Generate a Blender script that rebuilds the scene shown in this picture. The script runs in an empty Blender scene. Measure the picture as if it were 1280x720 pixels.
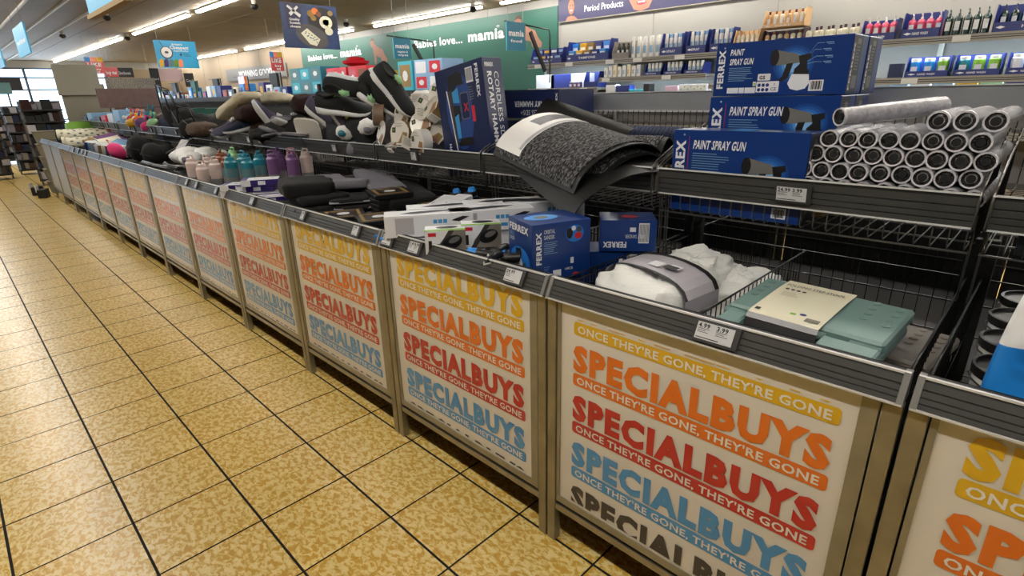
import bpy, math, random
from mathutils import Vector, Matrix, noise
random.seed(7)
C = bpy.context.scene.collection
R = math.radians
T = 0.33            # floor tile pitch in metres

# ---------------------------------------------------------------- camera, world, exposure
cam_d = bpy.data.cameras.new('camera'); cam = bpy.data.objects.new('camera', cam_d); C.objects.link(cam)
cam_d.sensor_fit = 'HORIZONTAL'; cam_d.sensor_width = 36; cam_d.lens = 682.5/1280*36
cam_d.clip_start = 0.02; cam_d.clip_end = 200
yaw, pitch, roll = 0.788, 0.341, -0.022
fw = Vector((math.sin(yaw)*math.cos(pitch), math.cos(yaw)*math.cos(pitch), -math.sin(pitch)))
r0 = Vector((math.cos(yaw), -math.sin(yaw), 0)); u0 = r0.cross(fw)
rt = r0*math.cos(roll)+u0*math.sin(roll); up = -r0*math.sin(roll)+u0*math.cos(roll)
m = Matrix((rt, up, -fw)).transposed().to_4x4(); m.translation = (-1.126, -0.98, 1.437)
cam.matrix_world = m
bpy.context.scene.camera = cam
vs = bpy.context.scene.view_settings
vs.view_transform = 'Standard'; vs.look = 'None'; vs.gamma = 1; vs.use_curve_mapping = False
vs.exposure = 1.25
LAMP = 26.0          # strength of the ceiling strip lamps
w = bpy.data.worlds.new('world'); bpy.context.scene.world = w; w.use_nodes = True
bg = w.node_tree.nodes['Background']; bg.inputs[0].default_value = (0.62, 0.80, 1.0, 1); bg.inputs[1].default_value = 2.6
CEIL = 2.71

# ---------------------------------------------------------------- materials
def hx(h):
    h = h.lstrip('#'); v = [int(h[i:i+2], 16)/255 for i in (0, 2, 4)]
    return tuple(c/12.92 if c <= .04045 else ((c+.055)/1.055)**2.4 for c in v)
_m = {}
def mat(name, col='#808080', rough=.5, metal=0, var=0, scale=30, bump=0, bscale=60, coat=0, emit=0, trans=0, sheen=0):
    if name in _m: return _m[name]
    mt = bpy.data.materials.new(name); mt.use_nodes = True; nt = mt.node_tree; b = nt.nodes['Principled BSDF']
    c = hx(col) if isinstance(col, str) else col
    b.inputs['Base Color'].default_value = (*c, 1); b.inputs['Roughness'].default_value = rough
    b.inputs['Metallic'].default_value = metal; b.inputs['Coat Weight'].default_value = coat; b.inputs['Coat Roughness'].default_value = .15
    if trans: b.inputs['Transmission Weight'].default_value = trans
    if sheen: b.inputs['Sheen Weight'].default_value = sheen
    if emit: b.inputs['Emission Color'].default_value = (*c, 1); b.inputs['Emission Strength'].default_value = emit
    tc = nt.nodes.new('ShaderNodeTexCoord')
    if var:
        n = nt.nodes.new('ShaderNodeTexNoise'); n.inputs['Scale'].default_value = scale; n.inputs['Detail'].default_value = 4
        nt.links.new(tc.outputs['Object'], n.inputs['Vector'])
        rp = nt.nodes.new('ShaderNodeValToRGB'); rp.color_ramp.elements[0].position = .3; rp.color_ramp.elements[1].position = .7
        rp.color_ramp.elements[0].color = (*[x*(1-var) for x in c], 1); rp.color_ramp.elements[1].color = (*[min(1, x*(1+var)) for x in c], 1)
        nt.links.new(n.outputs['Fac'], rp.inputs[0]); nt.links.new(rp.outputs[0], b.inputs['Base Color'])
    if bump:
        n2 = nt.nodes.new('ShaderNodeTexNoise'); n2.inputs['Scale'].default_value = bscale; n2.inputs['Detail'].default_value = 5
        nt.links.new(tc.outputs['Object'], n2.inputs['Vector'])
        bp = nt.nodes.new('ShaderNodeBump'); bp.inputs['Strength'].default_value = bump; bp.inputs['Distance'].default_value = .01
        nt.links.new(n2.outputs['Fac'], bp.inputs['Height']); nt.links.new(bp.outputs[0], b.inputs['Normal'])
    _m[name] = mt; return mt

def tile_mat():
    mt = bpy.data.materials.new('tile_marble'); mt.use_nodes = True; nt = mt.node_tree; b = nt.nodes['Principled BSDF']
    g = nt.nodes.new('ShaderNodeNewGeometry'); mp = nt.nodes.new('ShaderNodeMapping'); mp.inputs['Scale'].default_value = (1.0, .62, 1)
    nt.links.new(g.outputs['Position'], mp.inputs['Vector'])
    n = nt.nodes.new('ShaderNodeTexNoise'); n.inputs['Scale'].default_value = 62; n.inputs['Detail'].default_value = 3.5; n.inputs['Roughness'].default_value = .62; n.inputs['Distortion'].default_value = .6
    nt.links.new(mp.outputs[0], n.inputs['Vector'])
    rp = nt.nodes.new('ShaderNodeValToRGB'); e = rp.color_ramp.elements
    e[0].position = .455; e[0].color = (*hx('#D0A748'), 1); e[1].position = .515; e[1].color = (*hx('#E2C87E'), 1)
    k = e.new(.40); k.color = (*hx('#CA9C38'), 1); k = e.new(.60); k.color = (*hx('#EAD698'), 1)
    nt.links.new(n.outputs['Fac'], rp.inputs[0])
    n3 = nt.nodes.new('ShaderNodeTexNoise'); n3.inputs['Scale'].default_value = 1.7; nt.links.new(g.outputs['Position'], n3.inputs['Vector'])
    mx = nt.nodes.new('ShaderNodeMix'); mx.data_type = 'RGBA'; mx.blend_type = 'MULTIPLY'; mx.inputs[0].default_value = .22
    nt.links.new(rp.outputs[0], mx.inputs[6]); nt.links.new(n3.outputs['Fac'], mx.inputs[7])
    nt.links.new(mx.outputs[2], b.inputs['Base Color'])
    b.inputs['Roughness'].default_value = .3
    bp = nt.nodes.new('ShaderNodeBump'); bp.inputs['Strength'].default_value = .12; bp.inputs['Distance'].default_value = .004
    n4 = nt.nodes.new('ShaderNodeTexNoise'); n4.inputs['Scale'].default_value = 14; nt.links.new(g.outputs['Position'], n4.inputs['Vector'])
    nt.links.new(n4.outputs['Fac'], bp.inputs['Height']); nt.links.new(bp.outputs[0], b.inputs['Normal'])
    return mt
def mat_weave():
    mt = mat('mat_pile', '#3a3a3c', .9, bump=.3, bscale=300); nt = mt.node_tree; b = nt.nodes['Principled BSDF']
    tc = nt.nodes.new('ShaderNodeTexCoord'); v = nt.nodes.new('ShaderNodeTexNoise'); v.inputs['Scale'].default_value = 80; v.inputs['Detail'].default_value = 2
    mp = nt.nodes.new('ShaderNodeMapping'); mp.inputs['Scale'].default_value = (1, 2.2, 1)
    nt.links.new(tc.outputs['Object'], mp.inputs[0]); nt.links.new(mp.outputs[0], v.inputs['Vector'])
    rp = nt.nodes.new('ShaderNodeValToRGB'); e = rp.color_ramp.elements
    e[0].position = .48; e[0].color = (.004, .004, .005, 1); e[1].position = .60; e[1].color = (.14, .14, .145, 1)
    nt.links.new(v.outputs['Fac'], rp.inputs[0]); nt.links.new(rp.outputs[0], b.inputs['Base Color']); return mt

M = dict(
 tile=tile_mat(), grout=mat('grout', '#0f0c08', .9),
 post=mat('post_steel', '#958c72', .35, .5, var=.22, scale=9, bump=.05), steel=mat('brushed_steel', '#a39c90', .35, .85, var=.12, scale=20),
 rail=mat('rail_grey', '#454543', .42, .2, var=.08, scale=12), raildark=mat('rail_shadow_grey', '#1c1c1c', .6), chrome=mat('chrome_edge', '#d8d8d6', .3, .15),
 cap=mat('rail_cap', '#83827f', .4, .2), railback=mat('rail_back', '#9a9da0', .4, .35, var=.08, scale=6),
 wire=mat('wire_black', '#141413', .3, .5), wirel=mat('wire_chrome', '#76746f', .28, .8), dark=mat('bin_dark', '#0b0b0b', .8), bindeck=mat('bin_deck', '#090909', .7),
 paper=mat('poster_paper', '#dcd7cd', .3, var=.03, scale=3, bump=.05, bscale=6, coat=1), frame=mat('poster_frame', '#98927f', .35, .5, var=.1, scale=10),
 orange=mat('ink_orange', '#e4701a', .32, coat=1), red=mat('ink_red', '#c01722', .32, coat=1), blue=mat('ink_blue', '#3b8fc9', .32, coat=1),
 yellow=mat('ink_yellow', '#dcae1a', .32, coat=1), inkd=mat('ink_dark', '#3a3538', .4, coat=.3), inkw=mat('ink_white', '#e8e4dc', .35, coat=1),
 tag=mat('tag_case', '#3a3a39', .4), eink=mat('tag_screen', '#c9cacb', .35), ink=mat('ink_black', '#151517', .5),
 navy=mat('carton_blue', '#0b3274', .3, var=.08, scale=5, coat=.3), navyd=mat('carton_dark_blue', '#13204a', .35, var=.08, scale=6, coat=.2),
 navyp=mat('case_navy', '#1b2a72', .45), white=mat('white', '#e2e2e0', .5), glow=mat('print_glow_blue', '#3f8fd8', .35), pgrey=mat('print_grey', '#6b6a66', .4),
 dgrey=mat('dark_print', '#2b2e38', .45, var=.2, scale=40), black=mat('black_plastic', '#121213', .4), offw=mat('print_white', '#d8dadf', .4),
 cloth_w=mat('white_fabric', '#e4e5e1', .75, bump=.9, bscale=28), sleeve=mat('card_sleeve_grey', '#a8a6ae', .5), sage=mat('sage_plastic', '#6f8c88', .42, var=.05, scale=15, bump=.04, bscale=200),
 greypl=mat('taupe_plastic', '#7d7770', .5, var=.05, scale=15), cream=mat('cream_card', '#dcd8c0', .55), film=mat('plastic_film', '#9b9ba2', .18, coat=.6, var=.2, scale=45, bump=.4, bscale=80),
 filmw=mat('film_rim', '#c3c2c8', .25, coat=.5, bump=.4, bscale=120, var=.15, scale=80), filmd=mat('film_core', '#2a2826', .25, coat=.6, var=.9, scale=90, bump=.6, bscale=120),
 matpile=mat_weave(), rubber=mat('rubber_black', '#0d0e0e', .55, bump=.15, bscale=40), rubberg=mat('rubber_grey', '#282b2a', .6, bump=.3, bscale=120),
 blackc=mat('black_fabric', '#060607', .9, bump=.3, bscale=50), greyc=mat('grey_fabric', '#77757e', .85, bump=.3, bscale=50), lilac=mat('lilac_knit', '#4c4960', .8, bump=.3, bscale=90, var=.1, scale=50),
 knit=mat('dark_knit', '#101416', .8, bump=.35, bscale=160, var=.15, scale=80), sole=mat('sole_white', '#d4d6d8', .5), mint=mat('mint_accent', '#8fbf8c', .5), lime=mat('lime_accent', '#c9cf3f', .5),
 fleece=mat('cream_fleece', '#c6bda4', .95, bump=1, bscale=60, var=.08, scale=30), brownf=mat('brown_fabric', '#4a382b', .9, bump=.5, bscale=60, var=.3, scale=40), maroon=mat('maroon_fur', '#2c1210', .95, bump=.6, bscale=90),
 navyf=mat('navy_fabric', '#1e2740', .9, bump=.4, bscale=60), kraft=mat('kraft', '#8f7546', .6), gold=mat('gold_tape', '#8f6f24', .3), taupe=mat('brown_tape', '#6e5847', .5),
 teal=mat('teal_plastic', '#1b7689', .35), teald=mat('teal_body', '#54777c', .45), pinkp=mat('blush_plastic', '#c4b1aa', .4), purp=mat('purple_plastic', '#6d4a78', .4), brownp=mat('brown_plastic', '#7a4426', .45),
 bandg=mat('bottle_band', '#7d7a78', .5), purpb=mat('purple_print', '#2e1a66', .4), hotpink=mat('hot_pink', '#e03a80', .6), greenp=mat('green_print', '#7fb23a', .45),
 btblue=mat('bright_blue', '#1f7fd0', .35), wallp=mat('wall_paint', '#8f8d88', .6, var=.02, scale=2), wallfar=mat('wall_far_paint', '#8a7a64', .7), ceilm=mat('ceiling_panel', '#8b7b60', .6, var=.06, scale=2.5),
 ceilg=mat('ceiling_seam', '#4f483c', .7), green=mat('banner_green', '#0f4f42', .5, var=.03, scale=3), navyb=mat('banner_navy', '#26244a', .5), skin=mat('skin_print', '#8d6350', .6), skind=mat('skin_print_shade', '#4a2c20', .6),
 shelf=mat('shelf_grey', '#6d6a66', .5, .2), shelfl=mat('shelf_edge', '#8c8983', .45, .2), signb=mat('sign_cyan', '#2a9fd0', .4), pinkb=mat('pink_bottle', '#d0486a', .3), darkb=mat('dark_bottle', '#16302f', .15, coat=.5),
 creamb=mat('cream_bottle', '#cfc9b4', .35), wineb=mat('wine_cap', '#3b1b2b', .4), tan=mat('tan_carton', '#caa77c', .5), aqua=mat('aqua_print', '#3aa8bc', .4), sky=mat('sky_print', '#7fa8cc', .45), redp=mat('red_print', '#c02030', .45), yelp=mat('yellow_print', '#d8a818', .45),
 mauve=mat('mauve_board', '#6f5a57', .8, var=.12, scale=12, bump=.2), greyb=mat('grey_board', '#8a877a', .75, var=.05, scale=2), alu=mat('window_frame_dark', '#3b4656', .4, .4), limeb=mat('lime_green', '#5f8a24', .6),
 lit=mat('led_strip_glass', '#fffaf2', .4, emit=LAMP), lamp_body=mat('lamp_body', '#b8b2a4', .5), track=mat('track_white', '#e2ddd0', .5), paperr=mat('window_lit_paper', '#bfc3c6', .35, coat=.4),
)
gl = bpy.data.materials.new('glass'); gl.use_nodes = True; gb = gl.node_tree.nodes['Principled BSDF']
gb.inputs['Transmission Weight'].default_value = 1; gb.inputs['Roughness'].default_value = 0; gb.inputs['IOR'].default_value = 1.02; gb.inputs['Base Color'].default_value = (.9, .96, 1, 1)
M['glass'] = gl

# ---------------------------------------------------------------- mesh builder
_tc = {}
def text_mesh(s, bold=.012):
    k = (s, bold)
    if k in _tc: return _tc[k]
    cu = bpy.data.curves.new('t', 'FONT'); cu.body = s; cu.size = 1; cu.resolution_u = 2; cu.offset = bold; cu.space_character = 1.0 + bold*3
    o = bpy.data.objects.new('t', cu); C.objects.link(o)
    bpy.context.view_layer.update()
    me = bpy.data.meshes.new_from_object(o.evaluated_get(bpy.context.evaluated_depsgraph_get()))
    vv = [(v.co.x, v.co.y) for v in me.vertices]; ff = [tuple(p.vertices) for p in me.polygons]
    bpy.data.objects.remove(o); bpy.data.curves.remove(cu); bpy.data.meshes.remove(me)
    if not vv: vv = [(0, 0)]
    x0 = min(v[0] for v in vv); x1 = max(v[0] for v in vv); y0 = 0 if s.lower() != s or True else min(v[1] for v in vv); y1 = max(v[1] for v in vv)
    _tc[k] = (vv, ff, x0, max(1e-4, x1-x0), max(1e-4, y1)); return _tc[k]

class MB:
    def __init__(s): s.v = []; s.f = []; s.mi = []; s.ms = []; s.sm = []; s.X = None
    def mi_(s, m):
        m = M[m] if isinstance(m, str) else m
        if m not in s.ms: s.ms.append(m)
        return s.ms.index(m)
    def add(s, vs, fs, m, smooth=False):
        b = len(s.v); s.v += [tuple(x) for x in vs]; i = s.mi_(m)
        for f in fs: s.f.append(tuple(b+k for k in f)); s.mi.append(i); s.sm.append(smooth)
        return s
    def box(s, x0, x1, y0, y1, z0, z1, m, mtx=None, bev=0):
        if bev:
            b = bev; vs = []
            for z, ins in ((z0, b), (z0+b, 0), (z1-b, 0), (z1, b)):
                for (x, y) in ((x0+ins+b*(ins == 0), y0+ins), (x1-ins-b*(ins == 0), y0+ins), (x1-ins, y0+ins+b*(ins == 0)), (x1-ins, y1-ins-b*(ins == 0)),
                               (x1-ins-b*(ins == 0), y1-ins), (x0+ins+b*(ins == 0), y1-ins), (x0+ins, y1-ins-b*(ins == 0)), (x0+ins, y0+ins+b*(ins == 0))): vs.append(Vector((x, y, z)))
            fs = [tuple(range(7, -1, -1)), tuple(range(24, 32))]
            for r in range(3):
                for k in range(8): fs.append((r*8+k, r*8+(k+1) % 8, r*8+8+(k+1) % 8, r*8+8+k))
        else:
            vs = [Vector(p) for p in ((x0, y0, z0), (x1, y0, z0), (x1, y1, z0), (x0, y1, z0), (x0, y0, z1), (x1, y0, z1), (x1, y1, z1), (x0, y1, z1))]
            fs = [(0, 3, 2, 1), (4, 5, 6, 7), (0, 1, 5, 4), (1, 2, 6, 5), (2, 3, 7, 6), (3, 0, 4, 7)]
        if mtx: vs = [mtx @ v for v in vs]
        return s.add(vs, fs, m)
    def tube(s, pts, r, m, n=6, caps=True, smooth=True):
        pts = [Vector(p) for p in pts]; rs = r if isinstance(r, (list, tuple)) else [r]*len(pts)
        vs = []; prev = None
        for i, p in enumerate(pts):
            d = (pts[min(i+1, len(pts)-1)]-pts[max(i-1, 0)]).normalized()
            a = Vector((0, 0, 1)) if abs(d.z) < .9 else Vector((1, 0, 0))
            if prev is not None: a = prev
            x = (a - d*a.dot(d)).normalized(); y = d.cross(x); prev = x
            for k in range(n):
                t = 2*math.pi*(k+.5)/n; vs.append(p + (x*math.cos(t)+y*math.sin(t))*rs[i])
        fs = []
        for i in range(len(pts)-1):
            for k in range(n): fs.append((i*n+k, i*n+(k+1) % n, (i+1)*n+(k+1) % n, (i+1)*n+k))
        if caps: fs += [tuple(range(n-1, -1, -1)), tuple(range((len(pts)-1)*n, len(pts)*n))]
        return s.add(vs, fs, m, smooth)
    def wire(s, a, b, r, m): return s.tube([a, b], r, m, 4, True, False)
    def lathe(s, prof, n=12, m='white', o=(0, 0, 0), mtx=None, mats=None):
        vs = []; o = Vector(o)
        for (r, z) in prof:
            for k in range(n): t = 2*math.pi*k/n; vs.append(Vector((r*math.cos(t), r*math.sin(t), z)))
        if mtx: vs = [mtx @ v for v in vs]
        vs = [v+o for v in vs]
        for i in range(len(prof)-1):
            fs = [(i*n+k, i*n+(k+1) % n, (i+1)*n+(k+1) % n, (i+1)*n+k) for k in range(n)]
            b = len(s.v)
            mm = mats[i] if mats else m
            s.add([vs[j] for j in range(i*n, (i+2)*n)], [(k, (k+1) % n, n+(k+1) % n, n+k) for k in range(n)], mm, True)
        for base, rev in ((0, True), ((len(prof)-1)*n, False)):
            if prof[0 if rev else -1][0] > 1e-5:
                ids = list(range(n)); s.add([vs[base+j] for j in ids], [tuple(ids[::-1] if rev else ids)], (mats[0 if rev else -1] if mats else m))
        return s
    def poly(s, pts, m, n_off=None):
        return s.add(pts, [tuple(range(len(pts)))], m)
    def plate(s, o, ux, uy, x0, y0, x1, y1, m, off=.0006):
        o = Vector(o); ux = Vector(ux); uy = Vector(uy); n = ux.cross(uy).normalized()*off
        return s.add([o+ux*x+uy*y+n for x, y in ((x0, y0), (x1, y0), (x1, y1), (x0, y1))], [(0, 1, 2, 3)], m)
    def rrect(s, o, ux, uy, x0, y0, x1, y1, r, m, off=.0006):
        o = Vector(o); ux = Vector(ux); uy = Vector(uy); n = ux.cross(uy).normalized()*off; p = []
        for cx, cy, a in ((x1-r, y1-r, 0), (x0+r, y1-r, 90), (x0+r, y0+r, 180), (x1-r, y0+r, 270)):
            for k in range(4): t = R(a+k*30); p.append(o+ux*(cx+r*math.cos(t))+uy*(cy+r*math.sin(t))+n)
        return s.add(p, [tuple(range(len(p)))], m)
    def shape(s, o, ux, uy, pts, m, off=.0008):
        o = Vector(o); ux = Vector(ux); uy = Vector(uy); n = ux.cross(uy).normalized()*off
        return s.add([o+ux*x+uy*y+n for x, y in pts], [tuple(range(len(pts)))], m)
    def disc(s, o, ux, uy, cx, cy, rx, ry, m, off=.0007, k=16, rot=0):
        c, sn = math.cos(rot), math.sin(rot)
        return s.shape(o, ux, uy, [(cx+rx*math.cos(2*math.pi*i/k)*c-ry*math.sin(2*math.pi*i/k)*sn, cy+rx*math.cos(2*math.pi*i/k)*sn+ry*math.sin(2*math.pi*i/k)*c) for i in range(k)], m, off)
    def text(s, st, o, ux, uy, x, y, h, m, w=None, bold=.012, off=.0012, skew=0):
        vv, ff, x0, W, H = text_mesh(st, bold); o = Vector(o); ux = Vector(ux); uy = Vector(uy); n = ux.cross(uy).normalized()*off
        sy = h/H; sx = (w/W) if w else sy
        return s.add([o+ux*(x+(a-x0)*sx+skew*b*sy)+uy*(y+b*sy)+n for a, b in vv], ff, m)
    def lines(s, o, ux, uy, x, y, w, n, m, pitch=.006, t=.0025, off=.0009):
        for k in range(n): s.plate(o, ux, uy, x, y-k*pitch-t, x+w*random.uniform(.6, 1), y-k*pitch, m, off)
        return s
    def build(s, name, parent=None, loc=None, rot=None):
        me = bpy.data.meshes.new(name); me.from_pydata(s.v, [], s.f)
        for q in s.ms: me.materials.append(q)
        me.polygons.foreach_set('material_index', s.mi); me.polygons.foreach_set('use_smooth', s.sm); me.update()
        o = bpy.data.objects.new(name, me); C.objects.link(o)
        if parent: o.parent = parent
        if loc: o.location = loc
        if rot: o.rotation_euler = rot
        return o
def tag(o, label, cat, group=None, kind=None):
    if label: o['label'] = label
    if cat: o['category'] = cat
    if group: o['group'] = group
    if kind: o['kind'] = kind
    return o
def struct(o): o['kind'] = 'structure'; return o
def thing(name, label, cat, loc=(0, 0, 0), rot=(0, 0, 0), group=None):
    o = bpy.data.objects.new(name, None); C.objects.link(o); o.location = loc; o.rotation_euler = rot; o.empty_display_size = .05
    return tag(o, label, cat, group)
def dup(root, loc=None, rot=None, label=None, group=None, scale=None):
    r = root.copy(); C.objects.link(r)
    if loc is not None: r.location = loc
    if rot is not None: r.rotation_euler = rot
    if scale is not None: r.scale = scale
    if label: r['label'] = label
    if group: r['group'] = group
    for ch in list(root.children):
        c = ch.copy(); C.objects.link(c); c.parent = r
        for g in list(ch.children):
            d = g.copy(); C.objects.link(d); d.parent = c
    return r
Q = (0, 0, R(-90))
def blob(size, amp=.02, seed=0, nx=14, ny=14, sq=2.6, flat=0, m='cloth_w', freq=6, fold=0, mb=None, mtx=None):
    """soft superellipsoid with noise folds, base at z=0"""
    mb = mb or MB(); vs = []; a, b, c = [q/2 for q in size]
    def sp(v): return math.copysign(abs(v)**(2/sq), v)
    for i in range(ny+1):
        ph = -math.pi/2+math.pi*i/ny
        for k in range(nx):
            th = 2*math.pi*k/nx
            p = Vector((a*sp(math.cos(ph))*sp(math.cos(th)), b*sp(math.cos(ph))*sp(math.sin(th)), c*sp(math.sin(ph))))
            q = noise.noise(p*freq+Vector((seed*3.1, seed, 0))) + .5*noise.noise(p*freq*2.3+Vector((0, seed*1.7, seed)))
            cr_ = abs(noise.noise(p*freq*1.9+Vector((seed, 7, seed*2))))+.5*abs(noise.noise(p*freq*4+Vector((3, seed, 7))))
            p += p.normalized()*amp*(q*.7-cr_*.9+.2)
            if fold: p.z += fold*math.sin(p.x*60+3*noise.noise(p*9))*.5
            if flat and p.z < -c*flat: p.z = -c*flat
            p.z += c*(flat or 1); vs.append(mtx @ p if mtx else p)
    fs = [(i*nx+k, i*nx+(k+1) % nx, (i+1)*nx+(k+1) % nx, (i+1)*nx+k) for i in range(ny) for k in range(nx)]
    return mb.add(vs, fs, m, True)
X_, Y_, Z_ = (1, 0, 0), (0, 1, 0), (0, 0, 1)
NY = (0, -1, 0)

# ================================================================ SETTING
# floor: dark grout slab with raised tiles
mb = MB(); mb.box(-9.2, 5.6, -5.2, 22.4, -.1, -.004, 'grout'); floor = struct(mb.build('floor'))
gx, gy = .0042, .0033
tm = MB(); tm.box(-T/2+gx, T/2-gx, -T/2+gy, T/2-gy, -.004, 0, 'tile'); tm.f.pop(0); tm.mi.pop(0); tm.sm.pop(0); tm.mi_('grout'); tm.mi = [0]+[1]*4
t0 = tm.build('tile', floor)
tiles = []
for i in range(-24, 21):
    for j in range(-16, 66):
        cx, cy = (i+.5-3.97)*T, (j+.5+3.42)*T
        if cx < -9 or cx > 5.5 or cy < -5 or cy > 22.2: continue
        d = Vector((cx, cy, 0))-cam.location; z = d.dot(fw); inv = z > .2 and abs(d.dot(rt)/z) < 1.05 and abs(d.dot(up)/z) < .62
        tiles.append((0 if (inv and cx < .35) else 1, z if inv else 99, cx, cy))
tiles.sort(); rest = MB()
for n, (a, b, cx, cy) in enumerate(tiles):
    if n == 0: t0.location = (cx, cy, 0)
    elif n < 300: q = t0.copy(); C.objects.link(q); q.parent = floor; q.location = (cx, cy, random.uniform(-.0004, .0004))
    else: rest.add([(cx-T/2+gx, cy-T/2+gy, 0), (cx+T/2-gx, cy-T/2+gy, 0), (cx+T/2-gx, cy+T/2-gy, 0), (cx-T/2+gx, cy+T/2-gy, 0)], [(0, 1, 2, 3)], 'tile')
q = rest.build('tile', floor); q['kind'] = 'stuff'
# ceiling
mb = MB(); mb.box(-9.2, 5.6, -5.2, 22.4, CEIL+.012, CEIL+.1, 'ceilg'); ceil = struct(mb.build('ceiling'))
pw, pl = 1.52, 1.0
cp = MB(); cp.box(-pw/2+.005, pw/2-.005, -pl/2+.005, pl/2-.005, CEIL, CEIL+.012, 'ceilm'); c0 = cp.build('ceiling_panel', ceil); first = True; cr = MB(); cnt = 0
for j in range(-5, 22):
    for i in range(-6, 4):
        x, y = .52+i*pw+pw/2-.76, j+.5
        if x > 5.4: continue
        if j >= 1 and cnt < 299:
            q = c0 if first else c0.copy()
            if not first: C.objects.link(q); q.parent = ceil
            first = False; q.location = (x, y, 0); cnt += 1
        else: cr.box(x-pw/2+.005, x+pw/2-.005, y-pl/2+.005, y+pl/2-.005, CEIL, CEIL+.012, 'ceilm')
q = cr.build('ceiling_panel', ceil); q['kind'] = 'stuff'
# walls
mb = MB(); mb.box(5.5, 5.62, -5.2, 22.4, 0, CEIL+.1, 'wallp')
wr = struct(mb.build('wall_right'))
jm = MB()
for k in range(-3, 15): jm.box(5.494, 5.5, k*1.5+.02, k*1.5+1.48, 0, CEIL, 'wallp' if k < 8 else 'wallfar')
q = jm.build('wall_panel', wr); q['kind'] = 'stuff'
mb = MB(); mb.box(-9.3, -9.2, -5.2, 22.4, 0, CEIL+.1, 'ceilg'); struct(mb.build('wall_left'))
mb = MB(); mb.box(-9.2, 5.6, -5.3, -5.2, 0, CEIL+.1, 'ceilg'); struct(mb.build('wall_back'))
# far wall with glazed shopfront between x=-7 and x=3
mb = MB(); mb.box(-9.2, 5.6, 22.2, 22.3, 2.5, CEIL+.1, 'wallp'); mb.box(3.3, 5.6, 22.2, 22.3, 0, 2.5, 'wallfar'); mb.box(-9.2, -7, 22.2, 22.3, 0, 2.5, 'wallp'); struct(mb.build('wall_front'))
for n in range(1):
    wf = MB()
    xs = [-7+k*1.03 for k in range(11)]
    for x in xs: wf.box(x-.03, x+.03, 22.12, 22.28, 0, 2.5, 'alu')
    for z in (0, .95, 1.85, 2.2, 2.46): wf.box(-7, 3.3, 22.14, 22.26, z, z+.045, 'alu')
    wo = struct(wf.build('window_1'))
    for k in range(10):
        for z0, z1 in ((.045, .95), (.995, 1.85), (1.895, 2.2), (2.245, 2.46)):
            g = MB(); g.box(xs[k]+.03, xs[k+1]-.03, 22.19, 22.2, z0, z1, 'glass'); g.build('pane', wo)
# strip lights
def strip(x, y0, y1, label, wd=.05, grp='ceiling strip lights'):
    t = thing('strip_light', label, 'light', (x, (y0+y1)/2, CEIL), group=grp); L = (y1-y0)/2
    a = MB(); a.box(-wd/2-.01, wd/2+.01, -L, L, -.02, -.001, 'lamp_body'); a.build('housing', t)
    a = MB(); a.box(-wd/2, wd/2, -L+.02, L-.02, -.045, -.0205, 'lit'); a.build('diffuser', t)
for x, segs, nm in ((2.04, [(-4.6, -1.9), (-1.6, 1.4), (1.7, 5.2), (5.45, 8.6), (9.0, 12.3), (13.3, 17.6), (17.9, 22.0)], 'row over the bins'),
                (5.08, [(-4.6, -1.9), (-1.6, 1.4), (1.7, 5.3), (5.7, 8.65), (9.4, 14.8), (15.4, 18.6), (18.9, 22)], 'row by right wall'),
                (-1.0, [(-4.6, -2), (-1.6, 1.4), (1.7, 5.2), (5.45, 8.6), (9, 12.3), (13.3, 17.6), (17.9, 22)], 'row over tiled aisle'),
                ):
    for n, (a, b) in enumerate(segs):
        strip(x, a, b, 'white strip light, '+nm+', '+['behind the viewer', 'nearest overhead', 'second from near end', 'third from near end', 'fourth from near end', 'second from far windows', 'closest to far windows'][n])
for n, x in enumerate((.11, .49, .9)):
    a = MB(); a.box(x-.012, x+.012, 4, 22, CEIL-.03, CEIL-.001, 'track')
    tag(a.build('ceiling_track'), 'thin white track on the ceiling, '+['leftmost', 'middle', 'rightmost'][n]+' of three', 'track', 'thin ceiling tracks')
def sensor(x, y, label):
    t = thing('ceiling_sensor', label, 'sensor', (x, y, CEIL), group='small ceiling fixtures')
    a = MB(); a.lathe([(.03, -.001), (.03, -.03), (.018, -.05)], 8, 'lamp_body'); a.build('base', t)
    a = MB(); a.lathe([(.045, -.05), (.055, -.09), (.02, -.12)], 8, 'black'); a.build('head', t)
for x, y, l in ((2.35, 7.3, 'dark spotlight just right of the centre strip light'), (3.1, 7.2, 'small dark camera dome above the food sign'), (1.1, 9.6, 'white and dark fixture left of the centre lights'), (1.0, 12.8, 'pair fixture further down, left of the centre lights'), (4.3, 8.3, 'small dark dome under the right wall light'), (4.9, 5.7, 'grey fixture by the right end of the right wall light'), (2.0, 12.65, 'spotlight in the gap of the centre strip lights')): sensor(x, y, l)

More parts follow.
